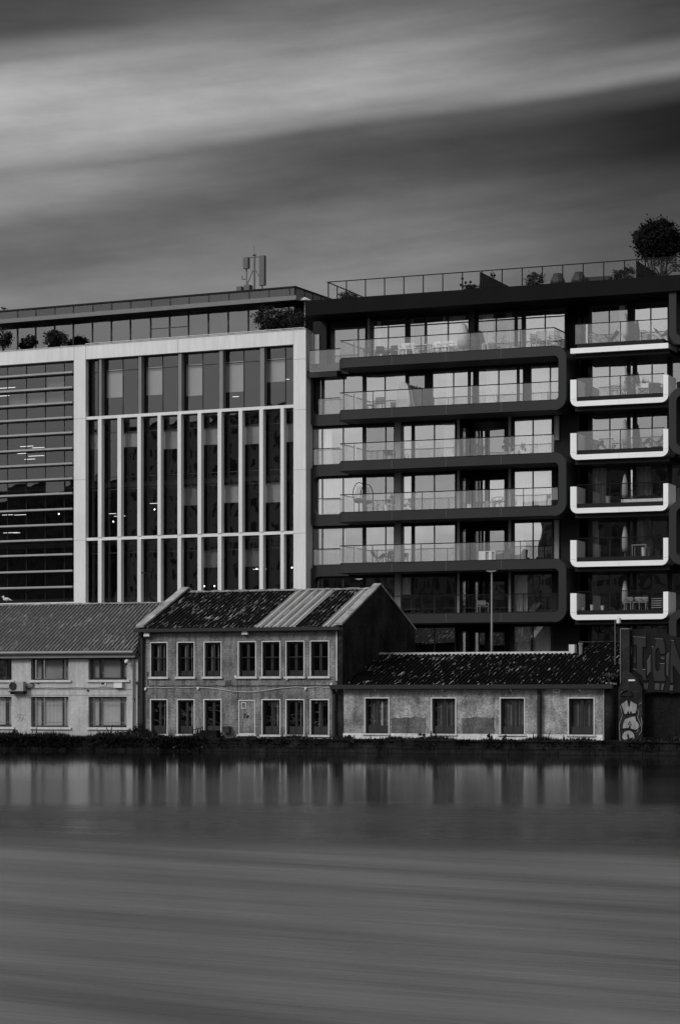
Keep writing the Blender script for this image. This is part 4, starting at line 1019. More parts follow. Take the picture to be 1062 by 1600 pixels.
    for p in L:
        poly(pa,p,962,970,10.62,w_-.008,w_-.001); outline(ol,p,962,970,10.62,w_-.012,.035)
        top=[q for q in zip(p,p[1:]) if abs(q[0][1]-q[1][1])<25 and q[0][0]<q[1][0]]
        for a_,b_ in top: hl.path([(U(962+x/10.62,w_),w_-.03,Z(992,970+(y+18)/10.62,w_)) for x,y in (a_,b_)],.012,4)
    for p in L2: poly(p2,p,962,970,10.62,w_-.006,w_-.001); outline(ol,p,962,970,10.62,w_-.01,.02)
    f=pa.build('letters', M['paint_mid'], bd); o=ol.build('letter_outline', M['paint_black'], bd); p2.build('letter_shading', M['paint_light'], bd); hl.build('letter_highlight', M['paint_pale'], bd)
    t=thing('yard_wall', fr.P(U(1040,.6),.6,GZ), 'black wall beneath the sprayed hoarding', 'wall')
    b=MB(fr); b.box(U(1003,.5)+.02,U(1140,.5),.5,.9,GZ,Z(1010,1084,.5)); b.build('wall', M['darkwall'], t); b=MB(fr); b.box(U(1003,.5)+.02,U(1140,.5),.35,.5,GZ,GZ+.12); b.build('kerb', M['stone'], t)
    # white fitting hung under the lowest tray, on a thin pole
    t=thing('pole_camera', fr.P(U(962,3),3,GZ), 'small white camera on a thin pole in front of the lowest white balcony', 'security camera')
    b=MB(fr); b.tube((U(960.5,3),3,GZ),(U(960.5,3),3,Z(962,969,3)),.02,5); b.tube((U(960.5,3),3,Z(962,969,3)),(U(966,3),3,Z(962,968,3)),.03,5); b.build('pole', M['midgrey'], t)
    b=MB(fr); b.box(U(964,3),U(968.5,3),2.85,3.15,Z(962,974,3),Z(962,966,3)); b.build('housing', M['plastic'], t); b=MB(fr); b.blob((U(966,3),2.95,Z(962,973.8,3)),(.07,.07,.07),8,5); b.build('lens_dome', M['cover'], t)
fittings()

# ================================================================== QUAY WALL AND PLANTS
def leafy(name,label,cat,fr,px,py,w_,rx,rz,n,size,group=None,mats=('leafA','leafB'),trunk=True,base=None,pot=None,ry=None):
    u=fr.U(px,w_); z=fr.Z(px,py,w_); zb=base if base is not None else z-rz
    P=Vector(fr.P(u,w_,zb)); t=thing(name,P,label,cat,group)
    cz=z-zb
    mb=MB(); mb.leaves((0,0,cz),(rx,ry or rx*.9,rz),n,size,nm=2); mb.build('foliage',[M[m] for m in mats],t)
    if trunk:
        tr=MB(); tr.tube((0,0,0),(.02,0,cz*.7),.05 if rx<1.2 else .12,6,0,.02)
        for k in range(5): a=k*1.3; tr.tube((0,0,cz*.35),(rx*.6*math.cos(a),rx*.5*math.sin(a),cz+rz*.2*math.sin(k)),.03 if rx<1.2 else .07,5,0,.01)
        tr.build('stem',M['bark'],t)
    return t
def quay():
    fr=CT; U=fr.U; Z=fr.Z
    # coursed stone wall with slightly uneven face
    t=thing('quay_wall', fr.P(U(531,-2.2),-2.2,0), 'low dark stone quay wall along the water under the old houses', 'wall')
    b=MB(fr); ua,ub=U(-160,-2.2),U(1300,-2.2); u=ua; rows=[-1.5,-.02,.20,.42,.62]
    for r in range(4):
        u=ua-R.random()*.5
        while u<ub:
            L=R.uniform(.4,.95); d=R.uniform(-.05,.02)
            b.box(u+.008,u+L-.008,-2.25+d,-2.1,rows[r]+.006,rows[r+1]-.006); u+=L
    b.build('stonework', M['stone'], t)
    b=MB(fr); u=ua
    while u<ub:
        L=R.uniform(.8,1.4); b.box(u+.01,u+L-.01,-2.34+R.uniform(-.02,.02),-1.9,.625,.70+R.uniform(-.01,.015)); u+=L
    b.build('coping', M['stone'], t)
    b=MB(fr); b.box(ua,ub,-2.14,-2.0,-1.5,.62); b.build('core', M['darkwall'], t)
    # undergrowth : grass, weeds and creepers on the quay edge
    g=MB(); g.world=True
    rng=random.Random(3)
    def blade(u,w_,z,h,th,mi,lean=.5,out=0):
        P=Vector(fr.P(u,w_,z)); a=rng.uniform(0,2*PI); d=Vector((math.cos(a),math.sin(a),0))*h*lean*rng.random()
        s_=Vector((math.cos(a+1.4),math.sin(a+1.4),0))*th
        i=len(g.v); g.v+=[tuple(P-s_),tuple(P+s_),tuple(P+d*.4+Vector((0,0,h*.6))+s_*.7),tuple(P+d+Vector((0,0,h)))]; g.face((i,i+1,i+2,i+3),mi)
    def dens(px):
        d=.55+.35*math.sin(px*.031)+.3*math.sin(px*.083+1)
        if px<250: d+=.35
        if 150<px<245: d+=.5
        if 300<px<350 : d+=.3
        if 400<px<520: d-=.25
        if 560<px<960: d-=.15
        return max(.12,d)
    for _ in range(15000):
        px=rng.uniform(-30,1100); w_=rng.uniform(-2.1,-.1)
        if px>1010: w_=rng.uniform(-2.1,.3)
        d=dens(px)
        if rng.random()>d: continue
        u=U(px,w_); h=rng.uniform(.05,.22)*(.5+d)*(.8 if w_>-.6 else 1)
        if rng.random()<.01: h*=2.2
        blade(u,w_,GZ-.02,h,rng.uniform(.015,.05),0 if rng.random()<.85 else 1)
    # creepers hanging over the wall
    for _ in range(230):
        px=rng.choice([rng.uniform(-30,330)]*3+[rng.uniform(330,1100)]); u=U(px,-2.3); L=rng.uniform(.1,.55 if px>330 else .75)
        n=int(L*90)
        for k in range(n):
            z=GZ+.08-L*rng.random(); P=Vector(fr.P(u+rng.gauss(0,.22),-2.36+rng.uniform(-.10,.05),z)); q=rng.uniform(.03,.08)
            a=Vector((rng.gauss(0,1),rng.gauss(0,1),rng.gauss(0,1))).normalized(); c=a.cross(Vector((0,.3,1))).normalized()
            i=len(g.v); g.v+=[tuple(P-a*q),tuple(P+c*q*.6),tuple(P+a*q),tuple(P-c*q*.6)]; g.face((i,i+1,i+2,i+3),0 if rng.random()<.9 else 1)
    tag(g.build('undergrowth',[M['weed'],M['weedB']]), 'dark weeds, grass and creepers along the top of the quay wall','undergrowth',kind='stuff')
    for px,py,rx,rz,n,lb in ((222,1147,.55,.42,900,'dark bush at the foot of the black downpipe between the two houses'),(196,1152,.8,.30,900,'wide low bush below the lower right window of the cream house'),(27,1146,.22,.32,260,'tall weed clump against the cream wall under the scrawled tag'),
            (171,1154,.5,.2,400,'small spreading bush at the foot of the cream wall'),(545,1156,.5,.2,400,'low weeds at the left foot of the roughcast cottage'),(793,1155,.22,.25,220,'thin upright weed left of the third cottage window'),(766,1154,.18,.28,180,'spiky weed in front of the white plinth'),(660,1153,.3,.22,220,'straggly weed between two cottage windows'),(283,1158,.9,.16,500,'flat dark mat of plants before the pebble dashed house'),(1020,1158,1.6,.16,700,'dark low scrub before the black yard wall')):
        leafy('bush',lb,'bush',fr,px,py,-.7,rx,rz,n,.06,'bushes along the quay',('weed','leafC'),True,GZ-.02,ry=.4)
    # spiky plant on the pillar
    t=thing('spiky_plant', fr.P(U(950),.2,Z(950,1066)), 'drooping spiky leaved plant on the pillar by the cottage gutter', 'plant')
    b=MB()
    for k in range(150):
        a=rng.uniform(0,2*PI); L=rng.uniform(.25,.62); up=rng.uniform(.3,1.2); px_=Vector((0,0,.2)); d=Vector((math.cos(a),math.sin(a),up)).normalized()
        s_=Vector((-math.sin(a),math.cos(a),0))*.022; P0=px_; P1=P0+d*L*.6; P2=P1+Vector((math.cos(a)*L*.45,math.sin(a)*L*.45,-.08))
        i=len(b.v); b.v+=[tuple(P0-s_),tuple(P0+s_),tuple(P1+s_),tuple(P1-s_),tuple(P2)]; b.face((i,i+1,i+2,i+3),k%2); b.face((i+3,i+2,i+4),k%2)
    b.build('leaves',[M['leafB'],M['leafA']],t); b=MB(); b.tube((0,0,0),(0,0,.25),.08,8); b.build('stem',M['bark'],t)
quay()

# lamp posts in front of the big buildings
def lamp_post(fr,px,pytop,w_,lb,mat,span):
    u=fr.U(px,w_); P=Vector(fr.P(u,w_,GZ)); H=fr.Z(px,pytop,w_)-GZ
    t=thing('lamp_post',P,lb,'lamp post','lamp posts behind the old houses',-fr.a)
    b=MB(); b.tube((0,0,0),(0,0,H),.085,8,0,.05); b.build('pole',M[mat],t,True)
    b=MB(); b.tube((0,0,0),(0,0,.9),.12,8); b.build('base',M[mat],t)
    for sx in (-1,1):
        b=MB(); b.prism([(0,H-.02),(sx*span,H+.04),(sx*span,H+.10),(0,H+.08)],-.12,.12,'w'); b.build('lamp_head',M[mat],t)
lamp_post(CT,768,894,13.5,'slim grey lamp post rising behind the cottage roof','midgrey',.28)
lamp_post(CT,228.5,896.5,13.0,'dark lamp post in front of the white framed office','rail',.3)

# ================================================================== ROOFTOP THINGS
def rooftops():
    fr=WH; U=fr.U; Z=fr.Z
    w_=7.0; zr=zRoofW
    t=thing('antenna_mast', fr.P(U(396.5,w_),w_,zr), 'telecom mast with two panel antennas on the office roof', 'antenna mast')
    zz=lambda y: Z(396,y,w_)
    b=MB(fr); u=U(397,w_); b.tube((u,w_,zr-.2),(u,w_,zz(397)),.075,8); b.tube((u,w_,zz(397)),(u,w_,zz(383)),.018,5); b.blob((u,w_,zz(398)),(.14,.14,.09),8,5); b.tube((U(383,w_),w_,zz(401.3)),(U(411,w_),w_,zz(401.3)),.045,6)
    b.tube((U(396,w_),w_,zz(419.5)),(U(386,w_),w_,zz(443)),.045,6); b.tube((U(398,w_),w_,zz(419.5)),(U(405.5,w_),w_,zz(434)),.035,6); b.tube((U(385,w_),w_,zr-.2),(U(385,w_),w_,zz(401)),.05,6)
    b.tube((U(409.5,w_),w_,zr-.2),(U(409.5,w_),w_,zz(400)),.05,6)
    b.path([(U(384,w_),w_,zz(434.5)),(U(378,w_),w_,zz(434.5)),(U(378,w_),w_,zz(429))],.045,6); b.build('pole',M['midgrey'],t)
    for a,c,y0,y1 in ((380.2,389,419.5,402),(405.3,414.3,448,401.5)):
        b=MB(fr); ua,ub=U(a,w_-.2),U(c,w_-.2); b.prism([(ua+.03,w_-.32),(ub-.03,w_-.32),(ub,w_-.22),(ub,w_-.08),(ua,w_-.08),(ua,w_-.22)],zz(y0),zz(y1),'z'); b.build('panel_antenna',M['mastgrey'],t)
    for a,c,y0,y1 in ((372.5,380,453,446.5),(384,392.5,453,445)):
        b=MB(fr); b.box(U(a,w_),U(c,w_),w_-.3,w_+.2,zr-.05,zz(y1)); b.build('equipment_box',M['mastgrey'],t)
    # terrace shrubs of the office
    k=0
    for px,py,rx,rz,n,lb in ((5,527,.55,.60,1500,'big round potted shrub at the far left of the office terrace'),(48,533,.42,.42,900,'second potted shrub from the left on the office terrace'),(86,529,.78,.50,2000,'wide bushy shrub on the office terrace above the white pier'),(145,540,.45,.15,300,'low tuft of planting on the office terrace'),(422,497,.98,.72,2800,'large rounded shrub near the right end of the office terrace'),(461,500,.9,.7,1500,'dark shrub at the terrace corner under the eave')):
        leafy('terrace_shrub',lb,'shrub',fr,px,py,1.25,rx,rz,n,.075,'shrubs on the office terrace',('leafA','leafC'),True,zPent)
    t=thing('parasol', fr.P(U(476,2.5),2.5,zPent), 'open pale parasol at the office terrace corner', 'parasol')
    P=lambda px,py: (U(px,2.5)-U(476,2.5), Z(px,py,2.5)-zPent)
    b=MB(); apex=P(476,463.8); rim=P(465.5,470); n=8; rr=abs(rim[0])
    top=b.pt(0,0,apex[1]); ring=[b.pt(rr*math.cos(2*PI*i/n),rr*math.sin(2*PI*i/n),rim[1]) for i in range(n)]; low=[b.pt(rr*math.cos(2*PI*i/n),rr*math.sin(2*PI*i/n),rim[1]-.05) for i in range(n)]
    for i in range(n): b.face((top,ring[i],ring[(i+1)%n])); b.face((ring[i],low[i],low[(i+1)%n],ring[(i+1)%n]))
    b.build('canopy',M['cloth'],t); b=MB(); b.tube((0,0,0),(0,0,apex[1]),.03); b.build('pole',M['plastic'],t)
    # small bird on the left roof edge
    u=U(6,2.2); t=thing('perched_bird', fr.P(u,2.2,zRoofW+.03), 'small dark bird on the roof edge of the office block', 'bird')
    b=MB(); b.blob((0,0,.12),(.15,.08,.08),10,6); b.blob((-.14,0,.2),(.05,.05,.05),8,5); b.tube((.1,0,.11),(.26,0,.06),.04,5,0,.01); b.tube((-.18,0,.2),(-.24,0,.19),.012,4,0,.004); b.build('body',M['dkplastic'],t,True)
    b=MB(); b.tube((0,0,0),(0,0,.06),.01,4); b.build('leg',M['dkplastic'],t)

    fr=DK; U=fr.U; Z=fr.Z; zt=ZRF
    for px,py,w_,rx,rz,n,lb in ((546,462,1.2,.62,.32,1100,'spreading shrub at the left corner of the dark roof terrace'),(741,449,1.0,.55,.22,800,'low mound of planting before the first roof partition'),(770,437,4.0,.28,.42,350,'small shrub showing over the first roof partition'),(834,438,1.0,.58,.42,1300,'round shrub with open branches on the dark roof terrace'),(975,430,1.0,.70,.42,1500,'dense shrub before the second roof partition')):
        leafy('roof_shrub',lb,'shrub',fr,px,py,w_,rx,rz,n,.06,'shrubs on the dark roof terrace',('leafC','leafA'),True,zt)
    t=thing('allium_plant', fr.P(U(722,.8),.8,zt), 'tall thin flower stems with round heads on the roof terrace', 'plant')
    b=MB(); h=MB()
    for px,py in ((722,435),(734,439.5),(720,445),(727,441)):
        x=U(px,.8)-U(722,.8); z=Z(px,py,.8)-zt; b.tube((x*.3+.1,0,0),(x,0,z),.012,4); h.blob((x,0,z),(.085,.085,.085),8,5,0,.15)
    b.build('stem',M['leafC'],t); h.build('flower_head',M['leafC'],t)
    src=None
    for px,lb in ((871,'left one of two dark tapered planters on the roof terrace'),(904,'right one of two dark tapered planters on the roof terrace')):
        P=fr.P(U(px,.9),.9,zt)
        if src is None:
            src=thing('roof_planter',P,lb,'planter','tapered planters on the roof',-fr.a)
            b=MB(); b.lathe(0,0,[(.40,0),(.46,.25),(.44,.34),(.26,.72)],10); b.build('pot',M['clad'],src)
            b=MB(); b.lathe(0,0,[(.27,.72),(.25,.76)],10); b.build('lid',M['clad2'],src)
        else: cp(src,P,-fr.a,lb)
    # big rounded tree at the right
    w_=4.0; u=U(1027,w_); P=Vector(fr.P(u,w_,zt)); t=thing('roof_tree',P,'large dense round crowned tree on the dark roof at far right','tree')
    cz=Z(1027,374,w_)-zt; b=MB(); b.leaves((0,0,cz),(1.25,1.2,1.14),15000,.085,nm=2,clump=60,shell=.1); b.leaves((.1,0,cz-.3),(1.2,1.15,1.0),6000,.09,nm=2,clump=60,shell=.05); b.leaves((0,0,cz),(1.0,.95,.92),2600,.26,nm=2,clump=30,shell=0); b.build('crown',[M['leafC'],M['weed']],t)
    b=MB()
    for k in range(6): a=k*1.05; b.tube((.25*math.cos(a),.25*math.sin(a),0),(.8*math.cos(a),.7*math.sin(a),cz-.3),.06,6,0,.03)
    b.build('trunk',M['bark'],t)
    leafy('roof_shrub','low planting at the foot of the roof tree','shrub',fr,1035,415,3.2,1.5,.45,900,.06,'shrubs on the dark roof terrace',('leafC','leafA'),True,zt)
rooftops()

# ================================================================== BALCONY FURNITURE
def loc(px,k,w_,tray=False):
    z=ZS[k]+.003
    if tray: z=DK.Z(902,[551.7,634.8,718.4,802.1,886,969][k])+.563
    return DK.P(DK.U(px,w_),w_,z)
def mk_chair(P,rot,label,mat='furn',back=.85,wd=.5,group='chairs on the balconies'):
    t=thing('balcony_chair',P,label,'chair',group,rot); m=M[mat]; h=.42
    b=MB(); b.box(-wd/2,wd/2,-.24,.24,h,h+.04); b.build('seat',m,t)
    b=MB()
    for i in range(5): z=h+.10+i*(back-h-.1)/5; b.box(-wd/2+.04,wd/2-.04,.22,.245,z,z+.055)
    b.box(-wd/2,-wd/2+.04,.215,.25,h+.04,back); b.box(wd/2-.04,wd/2,.215,.25,h+.04,back); b.build('backrest',m,t)
    for sx in (-1,1):
        for sy in (-1,1):
            b=MB(); b.box(sx*(wd/2-.02)-.02,sx*(wd/2-.02)+.02,sy*.21-.02,sy*.21+.02,0,h); b.build('leg',m,t)
    b=MB()
    for sx in (-1,1): b.box(sx*(wd/2-.01)-.02,sx*(wd/2-.01)+.02,-.24,.215,h+.2,h+.23); b.box(sx*(wd/2-.01)-.02,sx*(wd/2-.01)+.02,-.24,-.2,h+.04,h+.2)
    b.build('armrest',m,t)
    return t
def mk_table(P,rot,label,mat='furn',L=1.2,h=.72,rd=False,d=.7):
    t=thing('balcony_table',P,label,'table','tables on the balconies',rot); m=M[mat]
    b=MB()
    if rd: b.lathe(0,0,[(L/2,h-.04),(L/2,h)],16)
    else: b.box(-L/2,L/2,-d/2,d/2,h-.04,h)
    b.build('tabletop',m,t)
    for sx in (-1,1):
        for sy in (-1,1): b=MB(); x=sx*L*(.25 if rd else .45); y=sy*(.2 if rd else d*.42); b.box(x-.022,x+.022,y-.022,y+.022,0,h-.04); b.build('leg',m,t)
    return t
def mk_parasol(P,rot,label,H=1.9,mat='cloth',rw=.2,name='closed_parasol'):
    t=thing(name,P,label,'parasol','closed parasols on the balconies',rot)
    b=MB(); b.lathe(0,0,[(rw*.75,.35),(rw,.6),(rw*.95,H*.65),(rw*.45,H-.1),(.03,H)],10); b.build('canopy',M[mat],t,True)
    b=MB(); b.tube((0,0,0),(0,0,.4),.03); b.build('pole',M['midgrey'],t); b=MB(); b.lathe(0,0,[(.25,0),(.25,.05),(.06,.08)],12); b.build('base',M['midgrey'],t)
    return t
def mk_pot(P,rot,label,mat='plastic',r=.16,h=.35,plant=0,pm=('leafA','leafB'),ph=.3):
    t=thing('plant_pot',P,label,'plant pot','plant pots on the balconies',rot)
    b=MB(); b.lathe(0,0,[(r*.75,0),(r,h),(r*1.08,h),(r*1.08,h+.03)],12); b.build('pot',M[mat],t)
    b=MB(); b.lathe(0,0,[(r*.9,h+.031),(r*.5,h+.05)],8); b.build('soil',M['leafC'],t)
    if plant: b=MB(); b.leaves((0,0,h+ph),(r*1.6,r*1.6,ph),plant,.05,nm=2); b.build('foliage',[M[x] for x in pm],t)
    return t
def mk_sling(P,rot,label,mat='furn_dark'):
    t=thing('sling_chair',P,label,'chair','sling chairs on the balconies',rot); m=M[mat]
    b=MB(); pts=[(-.38,.78),(-.22,.50),(.02,.36),(.26,.42),(.42,.62)]; lo=[(x,z-.035) for x,z in pts]
    b.strip(pts,lo,-.28,.28); b.build('seat',m,t)
    b=MB()
    for y in (-.27,.27): b.tube((-.38,y,.78),(.25,y,0),.018); b.tube((.42,y,.62),(-.25,y,0),.018)
    b.build('frame',m,t); return t
def mk_ring(P,rot,label,mat='furn_dark',hang=False,Rr=.36,zc=.62):
    t=thing('round_chair',P,label,'chair','round chairs on the balconies',rot); m=M[mat]; b=MB()
    if hang:
        n=14; pts=[(.42*math.sin(2*PI*k/n),.1,1.25+.72*math.cos(2*PI*k/n)*(1 if math.cos(2*PI*k/n)>0 else .75)) for k in range(n+1)]; b.path(pts,.025,6)
        for k in range(5): x=-.3+.15*k; b.tube((x,.22,.85),(x*.6,.22,1.75),.012,5)
        b.tube((0,.1,0),(0,.1,.75),.04); b.build('frame',m,t); c=MB(); c.blob((0,.05,.85),(.36,.26,.16),12,7); c.build('cushion',m,t,True); return t
    n=16; ring=lambda r,z,tl: [(r*math.cos(2*PI*k/n),r*.8*math.sin(2*PI*k/n),z+tl*math.sin(2*PI*k/n)) for k in range(n+1)]
    b.path(ring(Rr,zc,.14),.02,5); b.path(ring(Rr*.6,zc-.22,.05),.015,5)
    for k in range(0,n,2): a=ring(Rr,zc,.14)[k]; c=ring(Rr*.6,zc-.22,.05)[k]; b.tube(a,c,.012,4)
    b.build('shell',m,t); c=MB()
    for k in range(4): a=PI/4+k*PI/2; c.tube((.2*math.cos(a),.16*math.sin(a),zc-.22),(.3*math.cos(a),.25*math.sin(a),0),.016,5)
    c.build('frame',m,t); return t
def furniture():
    A=-DK.a; back=A; rv=A+PI
    # --- top terrace
    dark=mk_chair(loc(576,0,.9),A,'dark wire chair at the left end of the top terrace','furn_dark',.8)
    for px,r,l in ((594,A+.5,'dark chair beside the dark low table on the top terrace'),(612,A-.3,'dark chair just left of the white chairs on the top terrace')): cp(dark,loc(px,0,1.0),r,l)
    mk_table(loc(603,0,1.3),A,'long dark low table among the dark chairs on the top terrace','furn_dark',1.3,.45)
    wch=mk_chair(loc(631,0,.7),A,'leftmost white slatted chair on the top terrace','furn',.86)
    for px,r,l in ((640,A+.2,'white slatted chair left of the white table on the top terrace'),(680,A-.2,'white slatted chair right of the white table on the top terrace'),(691,A+.1,'white slatted armchair with its back to the curtained door'),(700,A-.4,'rightmost white slatted chair beside the big closed white parasol')): cp(wch,loc(px,0,.8),r,l)
    mk_table(loc(660,0,.9),A,'white slatted table on the top terrace','furn',1.0,.66)
    p=mk_parasol(loc(724,0,1.0),A,'bulky closed white parasol on the top terrace beside the grey column',1.82,'cloth',.40)
    t=thing('barbecue',loc(741,0,.9),'covered grey barbecue on the top terrace beside the white parasol','barbecue',None,A)
    b=MB(); b.lathe(0,0,[(.30,0),(.32,.55),(.36,.75),(.28,.85),(.2,.98),(.05,1.0)],12); b.build('cover',M['cloth_dark'],t,True); b=MB(); b.box(.3,.55,-.15,.15,.72,.75); b.box(-.55,-.3,-.15,.15,.72,.75); b.build('side_shelf',M['cloth_dark'],t)
    mk_table(loc(759,0,.9),A,'small white side table right of the barbecue','furn',.36,.5,False,.36)
    # bicycle
    t=thing('bicycle',loc(778,0,1.0),'thin framed bicycle leaning on the top terrace','bicycle',None,A)
    for cx in (-.5,.5):
        b=MB(); n=18; b.path([(cx+.3*math.cos(2*PI*k/n),0,.31+.3*math.sin(2*PI*k/n)) for k in range(n+1)],.018,5)
        for k in range(6): b.tube((cx,0,.31),(cx+.3*math.cos(PI*k/3),0,.31+.3*math.sin(PI*k/3)),.005,3)
        b.build('wheel',M['cover'],t)
    b=MB(); b.path([(-.5,0,.31),(-.2,0,.75),(.35,0,.8),(.5,0,.31)],.018); b.path([(-.2,0,.75),(-.05,0,.3),(.35,0,.75)],.018); b.tube((-.5,0,.31),(-.05,0,.3),.015); b.build('frame',M['cover'],t)
    b=MB(); b.box(-.32,-.08,-.05,.05,.85,.89); b.tube((-.2,0,.75),(-.2,0,.86),.015); b.build('saddle',M['cover'],t)
    b=MB(); b.path([(.35,0,.8),(.35,0,.93),(.42,.2,.95)],.015); b.path([(.35,0,.93),(.42,-.2,.95)],.015); b.build('handlebar',M['cover'],t)
    mk_pot(loc(805,0,.8),A,'small white pot on the terrace right of the bicycle','plastic',.18,.16)
    w1=mk_chair(loc(848,0,.6),rv,'tall backed pale wicker chair near the right corner of the top terrace','wicker',1.02,.62)
    for o in w1.children:
        pass
    for px,r,l in ((867,rv,'rightmost tall backed pale wicker chair on the top terrace'),(838,A+1.2,'pale wicker chair turned sideways at the small round table')): cp(w1,loc(px,0,.9 if px>860 else 1.2),r,l)
    mk_table(loc(836,0,1.5),A,'small round table between the pale wicker chairs','furn_dark',.7,.74,True)
    # --- upper tray
    mk_sling(loc(955,0,1.2,True),A+PI,'low dark sling chair on the topmost white slab balcony')
    mk_ring(loc(927,0,1.2,True),A,'pale wire tub chair at the left of the topmost white slab balcony','cover')
    mk_parasol(loc(977,0,1.2,True),A,'slim closed white parasol on the topmost white slab balcony',1.75,'cloth',.17)
    mk_ring(loc(1000,0,1.2,True),A,'dark round chair left of the pot on the topmost white slab balcony')
    mk_pot(loc(1010,0,1.0,True),A,'pale cylindrical pot between two chairs on the topmost white slab balcony','cover',.2,.42)
    mk_sling(loc(1033,0,1.1,True),A,'dark butterfly chair at the right end of the topmost white slab balcony')
    # --- first ringed balcony
    t=thing('cantilever_parasol',loc(636,1,1.1),'half opened white parasol with a leaning canopy on the second balcony','parasol',None,A)
    b=MB(); n=12
    prof=[(-.62,.15),(-.62,.7),(-.56,1.2),(-.35,1.62),(-.1,1.66),(.12,1.45),(.2,1.0),(.28,.4),(.2,.15)]; b.prism(prof[::-1],-.25,.25,'w'); b.build('canopy',M['cloth'],t)
    b=MB(); b.tube((.22,0,1.3),(.45,0,.1),.025); b.lathe(.5,0,[(.3,0),(.3,.06),(.08,.1)],12); b.build('stand',M['plastic'],t)
    t=thing('cantilever_parasol',loc(651,1,1.6),'half opened grey parasol directly right of the white one','parasol',None,A)
    b=MB(); b.prism([(-.38,.15),(.45,.15),(.45,.95),(.3,1.2),(0,1.4),(-.38,1.55)],-.2,.2,'w'); b.build('canopy',M['cloth_dark'],t); b=MB(); b.tube((0,0,0),(0,0,1.5),.03); b.build('stand',M['furn_dark'],t)
    mk_chair(loc(592,1,.9),A,'dark slatted chair on the second balcony left of the parasols','furn_dark',.85,.62)
    mk_table(loc(578,1,1.0),A,'low dark stool beside the slatted chair on the second balcony','furn_dark',.5,.4,False,.4)
    # --- second tray
    mk_ring(loc(960,1,1.2,True),A,'dark wire round chair on the second white tray balcony')
    mk_parasol(loc(976,1,1.1,True),A,'closed white parasol on the second white tray balcony',1.78,'cloth',.19)
    mk_pot(loc(986,1,1.0,True),A,'big dark bushy plant beside the parasol on the second tray','cloth_dark',.22,.4,700,('leafC','leafA'),.45)
    t=thing('storage_box',loc(1004,1,1.3,True),'white storage box with lid on the second white tray balcony','box',None,A)
    b=MB(); b.box(-.38,.38,-.2,.2,0,.66); b.build('body',M['furn'],t); b=MB(); b.box(-.4,.4,-.22,.22,.66,.72); b.build('lid',M['furn'],t)
    t=thing('crate',loc(1004,1,.6,True),'crate with crossed slats in front of the white storage box','crate',None,A)
    b=MB(); b.box(-.28,.28,-.15,.15,0,.04); b.box(-.28,.28,-.15,.15,.34,.38); b.tube((-.26,-.16,.04),(.26,-.16,.34),.02,4); b.tube((.26,-.16,.04),(-.26,-.16,.34),.02,4); b.build('slats',M['furn_dark'],t)
    b=MB(); b.box(-.27,.27,-.1,.14,.04,.34); b.build('body',M['cover'],t)
    mk_chair(loc(1025,1,1.1,True),A+.6,'dark padded chair by the right arm of the second tray','furn_dark',.75,.7)
    # --- open storey 2
    mk_chair(loc(608,2,1.2),A+.8,'dark chair beside the grey wall panel on the third balcony','furn_dark',.75,.6)
    mk_pot(loc(748,2,1.0),A,'leafy grey plant in a pot on the third balcony loggia','cloth_dark',.25,.3,500,('leafA','leafB'),.28)
    mk_pot(loc(790,2,.9),A,'thin branched plant on the third balcony before the loggia','cover',.14,.25,200,('leafC','leafA'),.4)
    mk_pot(loc(801,2,.7),A,'white flowering pot plant on the third balcony','plastic',.12,.2,120,('leafB','curtain'),.15)
    # --- third tray
    mk_sling(loc(931,2,1.2,True),A,'dark lounge chair at the left of the third white tray balcony')
    mk_chair(loc(963,2,1.2,True),A,'pale chair in front of the window on the third white tray balcony','wicker',.75)
    mk_parasol(loc(976,2,1.1,True),A,'closed grey white parasol on the third white tray balcony',1.8,'cover',.19)
    s=mk_sling(loc(1003,2,1.0,True),A,'left one of two dark butterfly chairs on the third white tray')
    cp(s,loc(1027,2,1.0,True),A+PI,'right one of two dark butterfly chairs on the third white tray')
    # --- storey 3
    mk_ring(loc(560,3,1.7),A,'hanging egg chair behind the balustrade of the fourth balcony','furn_dark',True)
    mk_ring(loc(583,3,1.1),A,'pale round shell chair on the fourth balcony','cover',False,.42,.5)
    mk_pot(loc(603.5,3,.6),A,'white cylindrical pot with trailing leaves beside the grey wall panel','plastic',.14,.42,90,('leafC','leafA'),.2)
    mk_pot(loc(611.5,3,.8),A,'pot of arching grass beside the grey wall panel','cover',.14,.35,250,('leafC','leafA'),.35)
    t=thing('lantern',loc(733.5,3,.7),'white glass lantern on the fourth balcony','lantern',None,A)
    b=MB(); b.lathe(0,0,[(.16,0),(.16,.32)],8); b.build('body',M['plastic'],t); b=MB(); b.lathe(0,0,[(.18,.32),(.05,.48),(.02,.5)],8); b.build('top',M['furn_dark'],t)
    mk_table(loc(751,3,.9),A,'dark metal table on the fourth balcony beside the lantern','furn_dark',.75,.45)
    mk_pot(loc(761,3,.8),A,'grey pot on the fourth balcony right of the dark table','cover',.18,.45)
    mk_pot(loc(769,3,.8),A,'white round pot on the fourth balcony beside the wire chair','plastic',.18,.3)
    mk_ring(loc(777,3,1.2),A,'dark wire tub chair on the fourth balcony in front of the loggia')
    # --- fourth tray
    mk_pot(loc(950,3,1.3,True),A,'pale tall pot on the fourth white tray balcony','cover',.16,.45,100,('leafC','leafA'),.15)
    mk_ring(loc(962,3,1.5,True),A,'dark domed round chair on the fourth white tray balcony','furn_dark',False,.48,.55)
    mk_parasol(loc(976,3,1.3,True),A,'closed pale parasol behind the flower trough',1.75,'cover',.19)
    t=thing('flower_trough',loc(1003,3,.45,True),'long white trough full of plants on the fourth white tray balcony','planter',None,A)
    b=MB(); n=8
    for k in range(n): b.box(-1.25+k*.3125,-1.25+(k+1)*.3125-.02,-.12,.12,0,.19)
